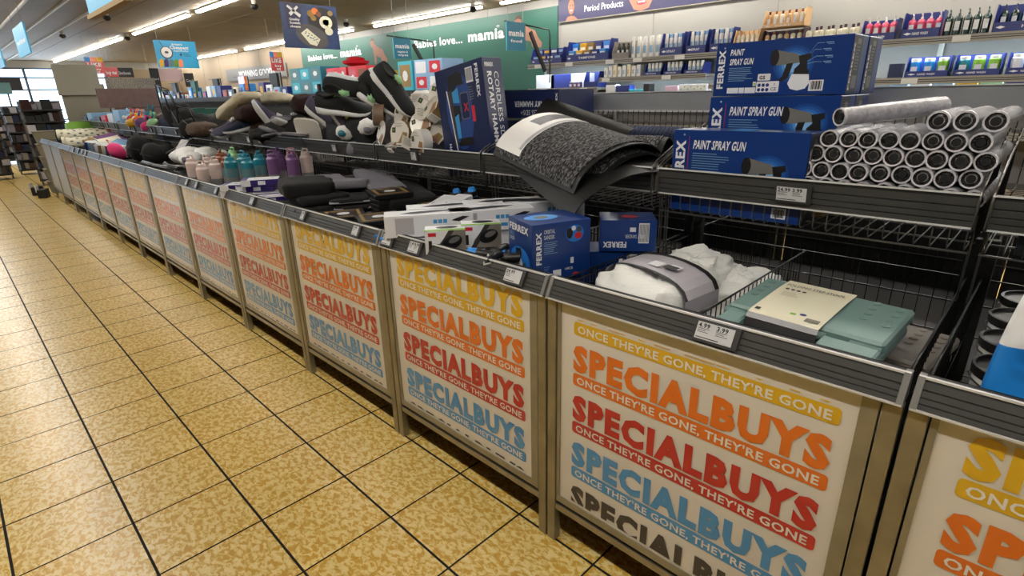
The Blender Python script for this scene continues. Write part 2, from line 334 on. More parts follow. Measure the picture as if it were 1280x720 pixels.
# ================================================================ SPECIAL-BUY BINS
BP = .878; U = (0, -1, 0)
def clip(mb, o, z0, z1):
    """keep the part of a flat printed mesh between two heights"""
    import bmesh
    bm = bmesh.new(); bm.from_mesh(o.data)
    for z, n in ((z0, (0, 0, -1)), (z1, (0, 0, 1))):
        g = bm.verts[:]+bm.edges[:]+bm.faces[:]
        bmesh.ops.bisect_plane(bm, geom=g, plane_co=(0, 0, z), plane_no=n, clear_outer=True)
    bm.to_mesh(o.data); bm.free()
def poster_print(zt, extra_top):
    """rows of SPECIALBUYS / ONCE THEY'RE GONE, zt = cap top of the orange row; printed on the plane x = -.004"""
    mb = MB(); o = (.0078, .878, 0); L = .098; W = .678; P = .1625
    rows = [(zt+P, 'yellow')] + [(zt-k*P, c) for k, c in enumerate(('orange', 'red', 'blue', 'inkd'))]
    for z, c in rows:
        mb.text('SPECIALBUYS', o, U, Z_, L, z-.080, .080, c, W, .06)
        mb.rrect(o, U, Z_, L, z-.080-.0525, L+W+.004, z-.080-.0125, .009, c)
        mb.text("ONCE THEY'RE GONE, THEY'RE GONE", o, U, Z_, L+.014, z-.080-.0445, .0235, 'inkw', W-.026, .022)
    return mb
def make_poster(zt, name, zc=.878):
    q = poster_print(zt, 0).build('print'); clip(None, q, .206, zc); return q.data
pr_a = make_poster(.702, 'a'); pr_b = make_poster(.758, 'b', .8365)
for o in [o for o in C.objects if o.name.startswith('print') and o.parent is None]: bpy.data.objects.remove(o)
def rail_mb(z0, z1, x0, x1, y0, y1, caps=True):
    """grooved price rail; face runs from (x1,z1) top to (x0,z0) bottom"""
    mb = MB(); n = 12; pr = []; ts = [0, .12, .14, .36, .40, .42, .60, .63, .65, .80, .83, .85, 1]
    for k in range(n+1):
        t = ts[k]; dx = .003 if k in (3, 4, 6, 7, 9, 10) and k % 3 == 1 else 0
        pr.append((x1+(x0-x1)*t+dx, z1+(z0-z1)*t))
    for k in range(n):
        a, b = pr[k], pr[k+1]
        mb.add([(a[0], y0, a[1]), (a[0], y1, a[1]), (b[0], y1, b[1]), (b[0], y0, b[1])], [(0, 3, 2, 1)], 'raildark' if k in (0, 3, 6, 9) else 'rail')
    mb.box(x1, x1+.022, y0, y1, z1-.004, z1, 'raildark'); mb.box(x1+.018, x1+.022, y0, y1, z0, z1, 'raildark')
    mb.box(x1-.004, x1+.003, y0, y1, z1-.002, z1+.0022, 'chrome'); mb.box(x0-.004, x0+.003, y0, y1, z0-.004, z0+.0, 'chrome')
    if caps:
        for ya, yb in ((y0-.001, y0+.010), (y1-.010, y1+.001)):
            mb.add([(x1-.004, ya, z1+.002), (x1-.004, yb, z1+.002), (x0-.004, yb, z0-.002), (x0-.004, ya, z0-.002), (x1+.02, ya, z1), (x1+.02, yb, z1), (x1+.02, yb, z0), (x1+.02, ya, z0)],
                   [(0, 3, 2, 1), (0, 1, 5, 4), (2, 3, 7, 6), (0, 4, 7, 3), (1, 2, 6, 5)], 'cap')
    return mb
def price_tag(parent, y, z, x0, z0, x1, z1, wd=.075, dbl=False):
    """electronic shelf tag on the slanted rail face at height z, centred on local y"""
    uy = Vector((x1-x0, 0, z1-z0)).normalized(); t = (z-z0)/(z1-z0); o = Vector((x0+(x1-x0)*t, y+wd/2, z)); n = Vector(U).cross(uy)
    mb = MB(); h = .052; a = o-uy*h/2; P = [a, a+Vector(U)*wd, a+Vector(U)*wd+uy*h, a+uy*h]
    mb.add([p for p in P]+[p+n*.009 for p in P], [(4, 5, 6, 7), (0, 1, 5, 4), (1, 2, 6, 5), (2, 3, 7, 6), (3, 0, 4, 7)], 'tag')
    q = mb.build('price_tag', parent)
    return q, a+n*.0095, uy
def tag_face(mb, a, uy, wd, kind):
    h = .052; mb.plate(a, U, uy, .006, .006, wd-.012, h-.006, 'eink', .0004)
    halves = [(0.009, kind[0])] if len(kind) == 1 else [(0.009, kind[0]), (wd/2, kind[1])]
    for x, s in halves:
        mb.text(s, a, U, uy, x, h-.019, .0105, 'ink', None, .03, .0009)
        mb.lines(a, U, uy, x, h-.021, wd*.28, 3, 'ink', .004, .0012, .0009)
    mb.plate(a, U, uy, .009, .009, wd*.6, .011, 'ink', .0009)
LR = (.884, .937, -.008, .020)     # lower rail z0 z1 x0 x1
UR = (1.108, 1.190, .578, .566)
def wire_lower(y0=0, y1=BP, mid=None, depth=.90):
    mb = MB(); zf = .60
    def side(y, a, b, zt=.905):
        mb.tube([(a, y, zf+.05), (a, y, zt-.03), (a+.03, y, zt), (b, y, zt)], .003, 'wire', 5)
        mb.tube([(a+.01, y, zt-.16), (b, y, zt-.16)], .0025, 'wire', 4)
        n = int((b-a)/.03)
        for k in range(1, n): mb.wire((a+k*.03, y, zf), (a+k*.03, y, zt), .0017, 'wire')
    side(y0+.016, .03, depth); side(y1-.016, .03, depth)
    if mid is not None: side(mid, .06, depth, .90)
    for k in range(int((y1-y0)/.035)):                       # back
        y = y0+.016+k*.035; mb.wire((depth, y, zf), (depth, y, .90), .0018, 'wire')
    for z in (.72, .82, .90): mb.wire((depth, y0, z), (depth, y1, z), .003, 'wire')
    for k in range(int(depth/.05)): mb.wire((.03+k*.05, y0+.02, zf), (.03+k*.05, y1-.02, zf), .002, 'wire')
    for k in range(int((y1-y0)/.05)): mb.wire((.03, y0+.02+k*.05, zf-.003), (depth, y0+.02+k*.05, zf-.003), .002, 'wire')
    return mb
def wire_upper(front, back, zt, zf, y0=0, y1=BP):
    """upper basket: rods under the rail, floor grid, curved side loops"""
    mb = MB(); s = 1 if back > front else -1
    n = 24
    for k in range(n+1):
        y = y0+.02+(y1-y0-.04)*k/n
        mb.tube([(front+s*.012, y, zt-.02), (front+s*.015, y, zf+.012), (front+s*.03, y, zf), (back, y, zf)], .002, 'wirel', 4)
    for x in (front+s*.018, front+s*.15, front+s*.30): mb.wire((x, y0+.01, zf-.004), (x, y1-.01, zf-.004), .0032, 'wirel')
    for y in (y0+.012, y1-.012):
        for d, e in ((0, 0), (.012, .012)):
            mb.tube([(front-s*.008+s*e, y, zt-.085), (front-s*.01+s*e, y, zt+.004-d), (front+s*.02, y, zt+.022-d), (front+s*.16, y, zt+.075-d), (front+s*.36, y, zt+.13-d)], .0028, 'wirel', 5)
        for k in range(1, 11): mb.wire((front+s*.033*k, y, zf), (front+s*.033*k, y, zt+.02+.0115*k), .0017, 'wire')
        for e in (0, .016): mb.tube([(front+s*(.03+e), y, zt-.06), (front+s*(.06+e), y, zt-.12), (front+s*(.065+e), y, .90)], .0026, 'wirel', 5)
    return mb
wl_mesh = {}
BINS = []
wlm = wire_lower(); wum = wire_upper(.575, .93, 1.19, 1.045)
proto = None
def place_words(k):
    order = {-2: 'cut off at the right edge, holding a blue bag', -1: 'nearest whole one, holding the sage step stool',
             0: 'holding white boxes and the blue sander carton', 1: 'holding flat black boxes under the tape packs',
             2: 'holding black folded clothes and purple boxes', 3: 'holding teal and purple drinks bottles', 4: 'holding white gloves under the cream fleece',
             5: 'holding black round pouches', 6: 'holding the hot pink pouch', 7: 'holding thin books, nearer than the rug rolls', 8: 'holding cream patterned rug rolls', 9: 'just past the rug rolls, third from the far end',
             10: 'second from the far end, panel pale with painted reflection', 11: 'farthest of the row, panel pale with painted reflection'}
    return order[k]
tags_low = {-1: [(-.51, ('4.99', '3.99'), .105)], 0: [(.85-.035, ('1.49', '8.99'), .075), (.64, ('3.49', '8.99'), .078), (.12+.01, ('24.99',), .085)], 1: [(1.53, ('5.99',), .05), (1.05, ('9.99',), .062)],
            2: [(2.14, ('7.99',), .06)], 3: [(2.70, ('8.99',), .05), (3.07, ('2.99',), .05), (3.27, ('4.99',), .05)], 7: [(6.83, ('1.99',), .05), (7.05, ('2.99',), .05)], 8: [(7.28, ('9.99',), .05), (7.6, ('9.99',), .05)]}
tags_up = {-1: [(-.45, ('24.99', '3.99'), .10)], 0: [], 1: [(1.39, ('3.99',), .06)], 2: [(2.21, ('6.99',), .06)], 3: [(3.34, ('6.99',), .06)], 4: [(3.55, ('4.99',), .06), (4.0, ('5.99',), .06)], 5: [(4.65, ('2.99',), .05), (4.95, ('2.99',), .05)],
           6: [(5.4, ('3.99',), .05), (5.9, ('2.99',), .05)], 7: [(6.3, ('2.99',), .05), (6.7, ('1.99',), .05)], 8: [(7.3, ('1.99',), .05)], 9: [(8.1, ('1.99',), .05), (8.5, ('1.99',), .05)], 10: [(9.0, ('1.99',), .05)], 11: [(9.9, ('1.99',), .05)]}
shared = {}
def part(name, parent, builder, key=None):
    key = key or name
    if key in shared: o = bpy.data.objects.new(name, shared[key]); C.objects.link(o); o.parent = parent; return o
    o = builder().build(name, parent); shared[key] = o.data; return o
def post_mb(y0, y1, x0=0.0, x1=.03, top=.875):
    mb = MB(); mb.box(x0, x1, y0, y1, 0, top, 'post', bev=.002); mb.box(x0-.004+.005, x1-.003, y0+.003, y1-.003, top, top+.014, 'black'); return mb
for k in range(-2, 12):
    t = thing('display_bin', 'steel display bin with front poster, '+place_words(k), 'display bin', (0, k*BP, 0), group='row of special-buy display bins')
    BINS.append(t)
    for nm, a, b in (('l', BP-.036, BP-.004), ('r', .004, .036)):
        part('post', t, lambda: post_mb(a, b), 'post'+nm)
        part('post', t, lambda: MB().box(.88, .91, a, b, 0, 1.02, 'raildark', bev=.002), 'postb'+nm)  # rear posts coloured dark to stand for the shade inside the bin
    part('cross_bar', t, lambda: MB().box(.004, .026, .037, BP-.037, .135, .158, 'steel'))
    fb = MB()
    def frame_mb():
        mb = MB(); y0, y1, z0, z1 = .04, BP-.04, .172, .880
        for a, b, c, d in ((y0, y1, z0, z0+.024), (y0, y1, z1-.003, z1+.005), (y0, y0+.030, z0+.024, z1-.003), (y1-.012, y1, z0+.024, z1-.003)): mb.box(.004, .022, a, b, c, d, 'frame')
        return mb
    part('poster_frame', t, frame_mb)
    q = part('poster', t, lambda: MB().box(.0084, .016, .070, BP-.052, .196, .879, 'paper' if k < 10 else 'paperr'), 'poster%d' % (k > 9))  # two farthest posters coloured pale, unlettered, standing in for window reflections
    o = bpy.data.objects.new('printed_lettering', pr_b if k in (-1,) else pr_a); C.objects.link(o); o.parent = t
    if k >= 10: bpy.data.objects.remove(o)
    rl = part('front_rail', t, lambda: rail_mb(LR[0], LR[1], LR[2], LR[3], .006, BP-.006))
    ur = part('upper_rail', t, lambda: rail_mb(UR[0], UR[1], UR[2], UR[3], .010, BP-.010, False))
    for rr, dic, G in ((rl, tags_low, LR), (ur, tags_up, UR)):
        for y, kd, wd in dic.get(k, []):
            p, a, uy = price_tag(rr, y-k*BP, (G[0]+G[1])/2, G[2], G[0], G[3], G[1], wd)
            mb = MB(); tag_face(mb, a, uy, wd, kd)
            # the screen belongs to the tag body: joined into the same mesh through a second build
            me = bpy.data.meshes.new('price_tag'); b2 = MB(); b2.v = [tuple(v.co) for v in p.data.vertices]; b2.f = [tuple(f.vertices) for f in p.data.polygons]
            b2.ms = list(p.data.materials); b2.mi = [f.material_index for f in p.data.polygons]; b2.sm = [False]*len(b2.f)
            off = len(b2.v); b2.v += mb.v
            for f, i in zip(mb.f, mb.mi): b2.f.append(tuple(off+j for j in f)); b2.mi.append(b2.mi_(mb.ms[i])); b2.sm.append(False)
            me.from_pydata(b2.v, [], b2.f)
            for mm in b2.ms: me.materials.append(mm)
            me.polygons.foreach_set('material_index', b2.mi); me.update(); p.data = me
    if k == -1: wire_lower(mid=BP-.415).build('wire_basket', t)
    elif k == 0: part('wire_basket', t, lambda: wire_lower(mid=.36), 'wb0')
    elif k == 1: part('wire_basket', t, lambda: wire_lower(mid=.60), 'wb1')
    else: part('wire_basket', t, lambda: wlm, 'wlm')
    part('upper_basket', t, lambda: wum, 'wum')
    part('light_stop_shelf', t, lambda: MB().box(.03, .968, .002, BP-.002, .150, .164, 'bindeck'))  # added sheet that keeps light off the floor under the bin
    part('deck', t, lambda: MB().box(.03, .968, .002, BP-.002, .56, .58, 'bindeck'))  # black stands for the bin's inner shade; widened to stop light leaking down
for k in range(-2, 9):
    w_ = {-2: 'behind the paint tubs at far right', -1: 'behind the film rolls', 0: 'behind the doormats', 1: 'behind the hammer drill cartons', 2: 'behind the sneakers', 3: 'behind the slippers', 4: 'behind the cream fleece', 5: 'behind the dark bags', 6: 'behind the green crate', 7: 'behind the toys', 8: 'behind the mauve boards'}[k]
    t = thing('display_bin', 'rear bin facing the next aisle, '+w_, 'display bin', (0, k*BP, 0), group='bins facing the next aisle')
    for nm, a, b in (('l', BP-.036, BP-.004), ('r', .004, .036)): part('post', t, lambda: MB().box(1.84, 1.87, a, b, 0, .88, 'raildark', bev=.002), 'mpost'+nm)  # posts coloured dark in place of steel, as shade seen through the wires
    if k < 3: part('upper_rail', t, lambda: MB().box(1.297, 1.303, .012, BP-.012, 1.352, 1.432, 'railback').box(1.29, 1.303, .012, BP-.012, 1.344, 1.352, 'chrome').box(1.29, 1.303, .012, BP-.012, 1.432, 1.436, 'chrome'), 'mrail')
    def mb_up():
        mb = MB()
        for j in range(29):
            y = .02+(BP-.04)*j/28; mb.tube([(1.29, y, 1.35), (1.29, y, 1.14), (1.27, y, 1.12), (.96, y, 1.12)], .0022, 'wire', 4)
        for x, z in ((1.285, 1.30), (1.285, 1.18), (1.2, 1.118), (1.05, 1.118)): mb.wire((x, .01, z), (x, BP-.01, z), .003, 'wirel')
        return mb
    if k < 3: part('upper_basket', t, mb_up, 'mup')
    def mb_low():
        mb = MB(); mb.box(.97, 1.84, .002, BP-.002, .56, .58, 'bindeck'); mb.box(.97, 1.84, .002, BP-.002, .15, .164, 'bindeck')  # lower sheet is added to block light from the floor beneath
        for j in range(25): y = .02+(BP-.04)*j/24; mb.wire((1.84, y, .6), (1.84, y, .90), .002, 'wire')
        for z in (.72, .9): mb.wire((1.84, 0, z), (1.84, BP, z), .003, 'wirel')
        for j in range(28): mb.wire((.97+j*.031, .018, .6), (.97+j*.031, .018, .905), .0018, 'wire')
        mb.wire((.97, .018, .905), (1.84, .018, .905), .003, 'wire')
        mb.box(1.86, 1.87, .04, BP-.04, .17, .86, 'bindeck')  # panel back coloured near black to stand for shade behind the baskets
        return mb
    part('wire_basket', t, mb_low, 'mlow')

# ================================================================ GOODS, NEAREST BIN: upper tier
def gun_print(mb, o, ux, uy, cx, cy, s, clip_x=None):
    """spray gun picture: grey barrel, dark grip, white cup on a light glow"""
    for r, c in ((1.0, '#12438a'), (.86, '#1b55a0'), (.72, '#2d6ab4'), (.58, '#4f8acb'), (.44, '#7fb0e0')): mb.disc(o, ux, uy, cx, cy, .062*s*r, .056*s*r, mat('glow'+c, c, .35), .0004+.0001*(2-r))
    S = lambda pts: [(cx+x*s, cy+y*s) for x, y in pts]
    mb.shape(o, ux, uy, S([(-.062, .018), (-.052, .044), (.008, .030), (.022, .022), (.020, .004), (-.01, .000), (-.052, -.002)]), 'pgrey', .0009)
    mb.disc(o, ux, uy, cx-.060*s, cy+.022*s, .014*s, .025*s, 'black', .001)
    mb.shape(o, ux, uy, S([(-.020, .002), (.000, .004), (-.010, -.040), (-.030, -.052), (-.040, -.046), (-.030, -.036)]), 'black', .001)
    mb.shape(o, ux, uy, S([(.014, .024), (.050, .030), (.052, .014), (.042, .010), (.044, -.014), (.050, -.020), (.050, -.032), (.004, -.030), (.006, -.014), (.020, .000)]), 'black', .0011)
    mb.shape(o, ux, uy, S([(.000, -.030), (.052, -.032), (.056, -.058), (.046, -.074), (.022, -.080), (.000, -.074), (-.010, -.058)]), 'offw', .0012)
def strip_end(mb, o, ux, uy, w, h):
    """dark printed end panel with logo and text strip"""
    mb.plate(o, ux, uy, .004, .004, w*.62, h-.004, 'dgrey', .0005)
    mb.text('FERREX', Vector(o)+Vector(ux)*.022+Vector(uy)*.012, uy, tuple(-Vector(ux)), 0, 0, .012, 'offw', h*.8, .038)
    mb.lines(o, ux, uy, w*.25, h*.80, w*.28, 8, 'pgrey', .009, .003); mb.plate(o, ux, uy, w*.25, h*.10, w*.56, h*.32, 'pgrey', .0008)
    mb.plate(o, ux, uy, w*.27, h*.84, w*.5, h*.93, 'pgrey', .0008)
def spray_carton(w_, d, h, style, gz=.14):
    mb = MB(); mb.box(-w_/2, w_/2, 0, d, 0, h, 'navy', bev=.0015)
    o = (-w_/2, 0, 0)
    fh = h*.92 if style == 0 else min(h*.92, .24)
    lh = .022 if style == 0 else .032
    # vertical logo on the left, reading upwards
    mb.text('FERREX', Vector(o)+Vector((.012+lh, 0, .012+(0.012 if style == 0 else .05))), Z_, (-1, 0, 0), 0, 0, lh, 'offw', (.125 if style == 0 else .17), .038, .0012)
    mb.text('®', Vector(o)+Vector((.010+lh*.8, 0, h-.018)), X_, Z_, 0, 0, .006, 'offw')
    if style == 0:
        mb.text('PAINT', o, X_, Z_, .052, h-.040, .019, 'offw', .046, .03, skew=.12); mb.text('SPRAY GUN', o, X_, Z_, .052, h-.070, .019, 'offw', .080, .03, skew=.12)
        mb.lines(o, X_, Z_, .052, h-.080, .085, 8, 'sky', .0058, .0014)
        for a, b in ((.052, .092), (.094, .112), (.114, .150)): mb.plate(o, X_, Z_, a, .008, b, .026, 'offw')
        mb.rrect(o, X_, Z_, .152, .010, .226, .044, .003, 'offw'); mb.rrect(o, X_, Z_, .154, .047, .196, .068, .003, 'offw')
        mb.text('GS', o, X_, Z_, .160, .051, .011, 'ink', None, .04)
        for i in range(3):
            for j in range(2): mb.disc(o, X_, Z_, .162+.0135*i, .018+.0145*j, .0055, .0055, 'navyp', .001)
        mb.text('CE', o, X_, Z_, .201, .015, .010, 'ink', .018, .01); mb.text('X', o, X_, Z_, .208, .031, .007, 'pgrey')
        mb.plate(o, X_, Z_, .140, .030, .150, .044, 'offw'); mb.plate(o, X_, Z_, .142, .032, .148, .040, 'greenp', .0008)
        gun_print(mb, o, X_, Z_, .262, h*.55, 1.0)
        bx, by = .318, .012
        for y1, x1 in ((.150, .350), (.132, .345), (.112, .352), (.096, .350)):
            mb.plate(o, X_, Z_, x1, y1, x1+.022, y1+.0022, 'sky'); mb.plate(o, X_, Z_, x1+.006, y1-.004, x1+.024, y1-.0025, 'sky')
            p = (.300, .112-(.150-y1)*.4); q = (x1-.004, y1+.001); mb.shape(o, X_, Z_, [p, (p[0], p[1]+.0012), (q[0]-.02, q[1]+.001), q, (q[0], q[1]-.001), (q[0]-.02, q[1]-.0004)], 'sky')
        # half-moon thumb notch and hanging tab at the top edge
        mb.disc(o, X_, Z_, .215, h-.010, .022, .014, mat('notch', '#0c3272', .35), .0005)
    else:
        mb.text('PAINT SPRAY GUN', o, X_, Z_, .072, h-.058, .027, 'offw', .170, .03, skew=.12)
        mb.lines(o, X_, Z_, .072, h-.072, .13, 9, 'sky', .0078, .0016)
        mb.plate(o, X_, Z_, .056, .03, .0575, h-.02, 'redp')
        gun_print(mb, o, X_, Z_, .315, gz, 1.05)
        bx, by = .345, .012
    mb.plate(o, X_, Z_, bx, by, bx+.042, by+.032, 'offw')
    for i in range(11): mb.plate(o, X_, Z_, bx+.005+i*.003, by+.004, bx+.0062+i*.003+.0008*(i % 3), by+.029, 'ink', .001)
    strip_end(mb, (w_/2, 0, 0), Y_, Z_, d, h)
    # top flap seam
    mb.plate((-w_/2, 0, h), X_, Y_, .01, d*.5-.001, w_-.01, d*.5+.001, 'navyd'); mb.plate((-w_/2, 0, h), X_, Y_, w_*.42, .01, w_*.58, d-.01, 'glow', .0008)
    mb.plate((-w_/2, 0, h), X_, Y_, w_*.62, .02, w_*.78, d*.45, 'offw', .0008)
    return mb
def carton(name, label, mb, loc, rz=-90, group=None, cat='carton', rx=0, ry=0):
    o = mb.build(name); o.location = loc; o.rotation_euler = (R(rx), R(ry), R(rz)); return tag(o, label, cat, group)
G1 = 'blue paint spray gun cartons'
carton('paint_sprayer_carton', 'blue paint spray gun carton, lowest and nearest, just behind the rail', spray_carton(.425, .125, .265, 1), (.605, -.252, 1.05), group=G1)
carton('paint_sprayer_carton', 'blue paint spray gun carton in the middle of the stack', spray_carton(.405, .15, .265, 1, .185), (.775, -.277, 1.148), group=G1)
carton('paint_sprayer_carton', 'blue paint spray gun carton on top of the stack', spray_carton(.425, .15, .17, 0), (.85, -.255, 1.4155), -91, group=G1)
carton('paint_sprayer_carton', 'blue paint spray gun carton hidden right behind the topmost one', spray_carton(.425, .15, .17, 0), (1.003, -.260, 1.4155), -91, group=G1)
carton('paint_sprayer_carton', 'blue paint spray gun carton behind the middle one of the stack', spray_carton(.405, .15, .265, 1), (.93, -.277, 1.148), group=G1)
carton('cardboard_tray', 'flat brown tray under the stacked spray gun cartons', MB().box(-.2, .2, 0, .3, 0, .1, 'kraft'), (.775, -.28, 1.047), cat='tray')
# ---- rolls of self-adhesive film
def film_roll(L=.42, r=.0242):
    mb = MB(); n = 14; prof = [(r*.94, 0), (r, .006), (r, L-.006), (r*.94, L)]
    vs = []
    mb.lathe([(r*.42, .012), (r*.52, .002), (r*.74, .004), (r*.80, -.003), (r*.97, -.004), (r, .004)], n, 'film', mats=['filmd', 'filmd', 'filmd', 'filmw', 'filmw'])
    mb2 = MB(); mb2.v, mb2.f, mb2.mi, mb2.ms, mb2.sm = [], [], [], [], []
    body = [(r, .004), (r*.985, .05), (r, .1), (r, L-.006), (r*.9, L)]
    off = MB(); off.lathe(body, n, 'film')
    b = len(mb.v)
    for f, i, s_ in zip(off.f, off.mi, off.sm): pass
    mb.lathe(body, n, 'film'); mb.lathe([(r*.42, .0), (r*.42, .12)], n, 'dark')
    # rotate so the roll points along +X, its open end at x=0
    rm = Matrix.Rotation(R(90), 4, 'Y'); mb.v = [tuple(rm @ Vector(v)) for v in mb.v]
    return mb
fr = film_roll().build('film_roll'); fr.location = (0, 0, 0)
G = 'plastic wrapped film rolls on the upper tier'
rows = [(1.172, 9, -.472, 0), (1.216, 9, -.454, 0), (1.259, 9, -.474, 0), (1.302, 8, -.502, 0)]
nth = ['first', 'second', 'third', 'fourth', 'fifth', 'sixth', 'seventh', 'eighth', 'ninth']
first = True; nn = 0
for ri, (z, n, y0, _) in enumerate(rows):
    for k in range(n):
        y = y0 - k*.0475 + random.uniform(-.001, .001)
        if y < -.872: continue
        o = fr if first else fr.copy()
        if not first: C.objects.link(o)
        first = False
        o.location = (.605+.012*ri+random.uniform(-.012, .012), y, z+random.uniform(-.001, .001)); o.rotation_euler = (random.uniform(0, 6), 0, random.uniform(-.015, .015))
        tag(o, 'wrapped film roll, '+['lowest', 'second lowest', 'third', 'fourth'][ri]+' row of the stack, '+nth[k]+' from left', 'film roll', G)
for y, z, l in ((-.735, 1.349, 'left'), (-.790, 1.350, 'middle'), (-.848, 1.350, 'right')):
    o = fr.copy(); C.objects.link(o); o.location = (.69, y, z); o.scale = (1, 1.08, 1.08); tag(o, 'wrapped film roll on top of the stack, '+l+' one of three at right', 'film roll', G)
o = fr.copy(); C.objects.link(o); o.location = (.655, -.515, 1.358); o.rotation_euler = (0, R(-4), R(-35)); o.scale = (.8, 1.05, 1.05); tag(o, 'plastic wrapped film roll lying askew on top of the stack, at its left', 'film roll', G)

# ---- nearest bin, lower basket
t = thing('coverall_pack', 'folded white disposable coverall in a grey card sleeve, at the bin front', 'clothing pack', (.27, -.20, .80), (0, R(-4), R(-12)))
blob((.30, .30, .15), .03, 3, 40, 28, 3.4, 0, 'cloth_w', 10).build('folded_fabric', t)
mb = MB(); pts = []
for i in range(13):
    a = -math.pi*.05+math.pi*1.1*i/12; pts.append((-.0-.165*math.cos(a)*.98, .078+.082*math.sin(a)**.6 if math.sin(a) > 0 else .06))
for i in range(12):
    (ya, za), (yb, zb) = pts[i], pts[i+1]
    for x0, x1, m_, o_ in ((-.055, .085, 'sleeve', 0),):
        mb.add([(x0, ya, za), (x1, ya, za), (x1, yb, zb), (x0, yb, zb)], [(0, 1, 2, 3)], m_, True)
    for x0, x1 in ((-.055, -.045), (.068, .085)): mb.add([(x0, ya, za+.0012), (x1, ya, za+.0012), (x1, yb, zb+.0012), (x0, yb, zb+.0012)], [(0, 1, 2, 3)], 'ink')
sl = mb.build('card_sleeve', t)
mb = MB(); o = (.078, .12, .1625)
mb.plate((-.035, .03, .1625), (0, -1, 0), X_, .02, .012, .06, .05, 'offw', .001); mb.lines((-.035, .10, .1625), (0, -1, 0), X_, .01, .09, .1, 6, 'ink', .009, .001)
mb.plate((-.035, -.04, .1625), (0, -1, 0), X_, .01, .03, .05, .055, 'offw', .001); mb.plate((-.035, -.04, .1625), (0, -1, 0), X_, .0, .02, .045, .045, 'ink', .0015); mb.build('sleeve_print', sl)
for i, (x, y, z, sx, sy, sz, rz, l) in enumerate(((.56, -.16, .80, .36, .26, .11, 20, 'behind the sleeved coverall pack'), (.62, -.30, .76, .34, .24, .10, -15, 'against the middle wire divider'),
        (.34, -.30, .74, .30, .20, .10, 5, 'under the corner of the sleeved pack'), (.60, -.12, .70, .40, .24, .1, 0, 'below the other loose ones'), (.3, -.18, .66, .34, .30, .13, 0, 'at the bottom under the sleeved pack'))):
    o = blob((sx, sy, sz), .05, 11+i, 40, 28, 2.6, 0, 'cloth_w', 13, .006).build('white_coverall', None, (x, y, z), (0, 0, R(rz))); tag(o, 'loose crumpled white coverall '+l, 'clothing', 'white coverall bundles')
def step_stool(col, label, loc, rot, sleeve):
    t = thing('step_stool', label, 'step stool', loc, rot, 'folded plastic step stools')
    mb = MB(); mb.box(-.10, .115, -.175, .175, .04, .068, col, bev=.006)
    for i in range(7):
        for j in range(4):
            if -.06 < (y := -.15+i*.05) < .06 and sleeve: continue
            mb.lathe([(.010, 0), (.010, .002), (.006, .0034)], 8, col, (-.01+j*.032+(.012 if i % 2 else 0), y, .068))
    mb.build('top_panel', t)
    for y0, y1 in ((-.172, -.056), (.118, .172)):
        mb = MB(); mb.box(-.205, -.105, y0, y1, .030, .056, col, bev=.005)
        if y0 > -.1 and y0 < 0:
            pass
        mb.build('folding_panel', t)
    for y in (-.14, -.03, .06, .15):
        mb = MB(); mb.tube([(-.103, y-.03, .048), (-.103, y+.03, .048)], .011, col, 8); mb.build('hinge', t)
    mb = MB(); mb.box(-.19, .11, -.168, .168, 0, .028, col, bev=.006)
    for k in range(5): mb.box(-.2, -.19, -.03+k*.013, -.022+k*.013, .002, .026, col)
    for y in (-.15, .15): mb.tube([(-.195, y, .012), (-.195, y+.02*(-1 if y > 0 else 1), .012)], .012, col, 8)
    mb.build('base_panel', t)
    mb = MB(); mb.tube([(-.206, -.155, .05), (-.206, -.155, -.02), (-.206, -.17, -.03)], .010, col, 7); mb.tube([(-.206, .155, .05), (-.206, .155, -.02)], .010, col, 7); mb.build('leg', t)
    if sleeve:
        mb = MB(); y0, y1 = -.05, .115
        sec = [(-.135, -.01), (-.130, .060), (-.120, .0705), (-.10, .0725), (.05, .0745), (.118, .071)]
        for a, b in zip(sec, sec[1:]): mb.add([(a[0], y0, a[1]), (a[0], y1, a[1]), (b[0], y1, b[1]), (b[0], y0, b[1])], [(0, 3, 2, 1)], 'inkd' if a is sec[0] or a is sec[1] else 'cream')
        s_ = mb.build('card_sleeve', t)
        mb = MB(); o = Vector((-.205, .115, .060)); e = Vector((.105, 0, .011)).normalized()
        o2 = Vector((-.115, .115, .0718)); e2 = Vector((.15, 0, .0028)).normalized(); o = o2; e = e2
        mb.text('FOLDING STEP STOOL', o2, U, e2, .012, .185, .013, 'inkd', .14, .01, .0015)
        for k in range(4): mb.disc(o2, U, e2, .022+.014*k, .165, .005, .005, 'inkd', .0015, 10)
        mb.lines(o2, U, e2, .02, .145, .05, 4, 'pgrey', .007, .0012, .0015)
        mb.plate(o, U, e, .008, .012, .02, .026, 'inkd', .0015); mb.plate(o, U, e, .085, .030, .098, .04, 'greenp', .0015); mb.disc(o, U, e, .112, .042, .008, .006, 'navyp', .0015)
        for k in range(9): mb.plate(o, U, e, .125+k*.0035, .012, .127+k*.0035, .032, 'ink', .0015)
        mb.build('sleeve_print', s_)
    return t
step_stool('sage', 'sage green folding step stool with cream card sleeve, at the bin front', (.285, -.635, .862), (0, R(-5), R(-4)), True)
step_stool('greypl', 'taupe folded step stool half hidden under the sage one', (.43, -.715, .775), (0, R(-3), R(-8)), False)
step_stool('greypl', 'taupe folded step stool at the bottom against the right divider', (.42, -.66, .66), (0, 0, R(3)), False)
step_stool('sage', 'dark sage step stool further back in the nearest bin', (.70, -.66, .63), (0, 0, R(2)), False)

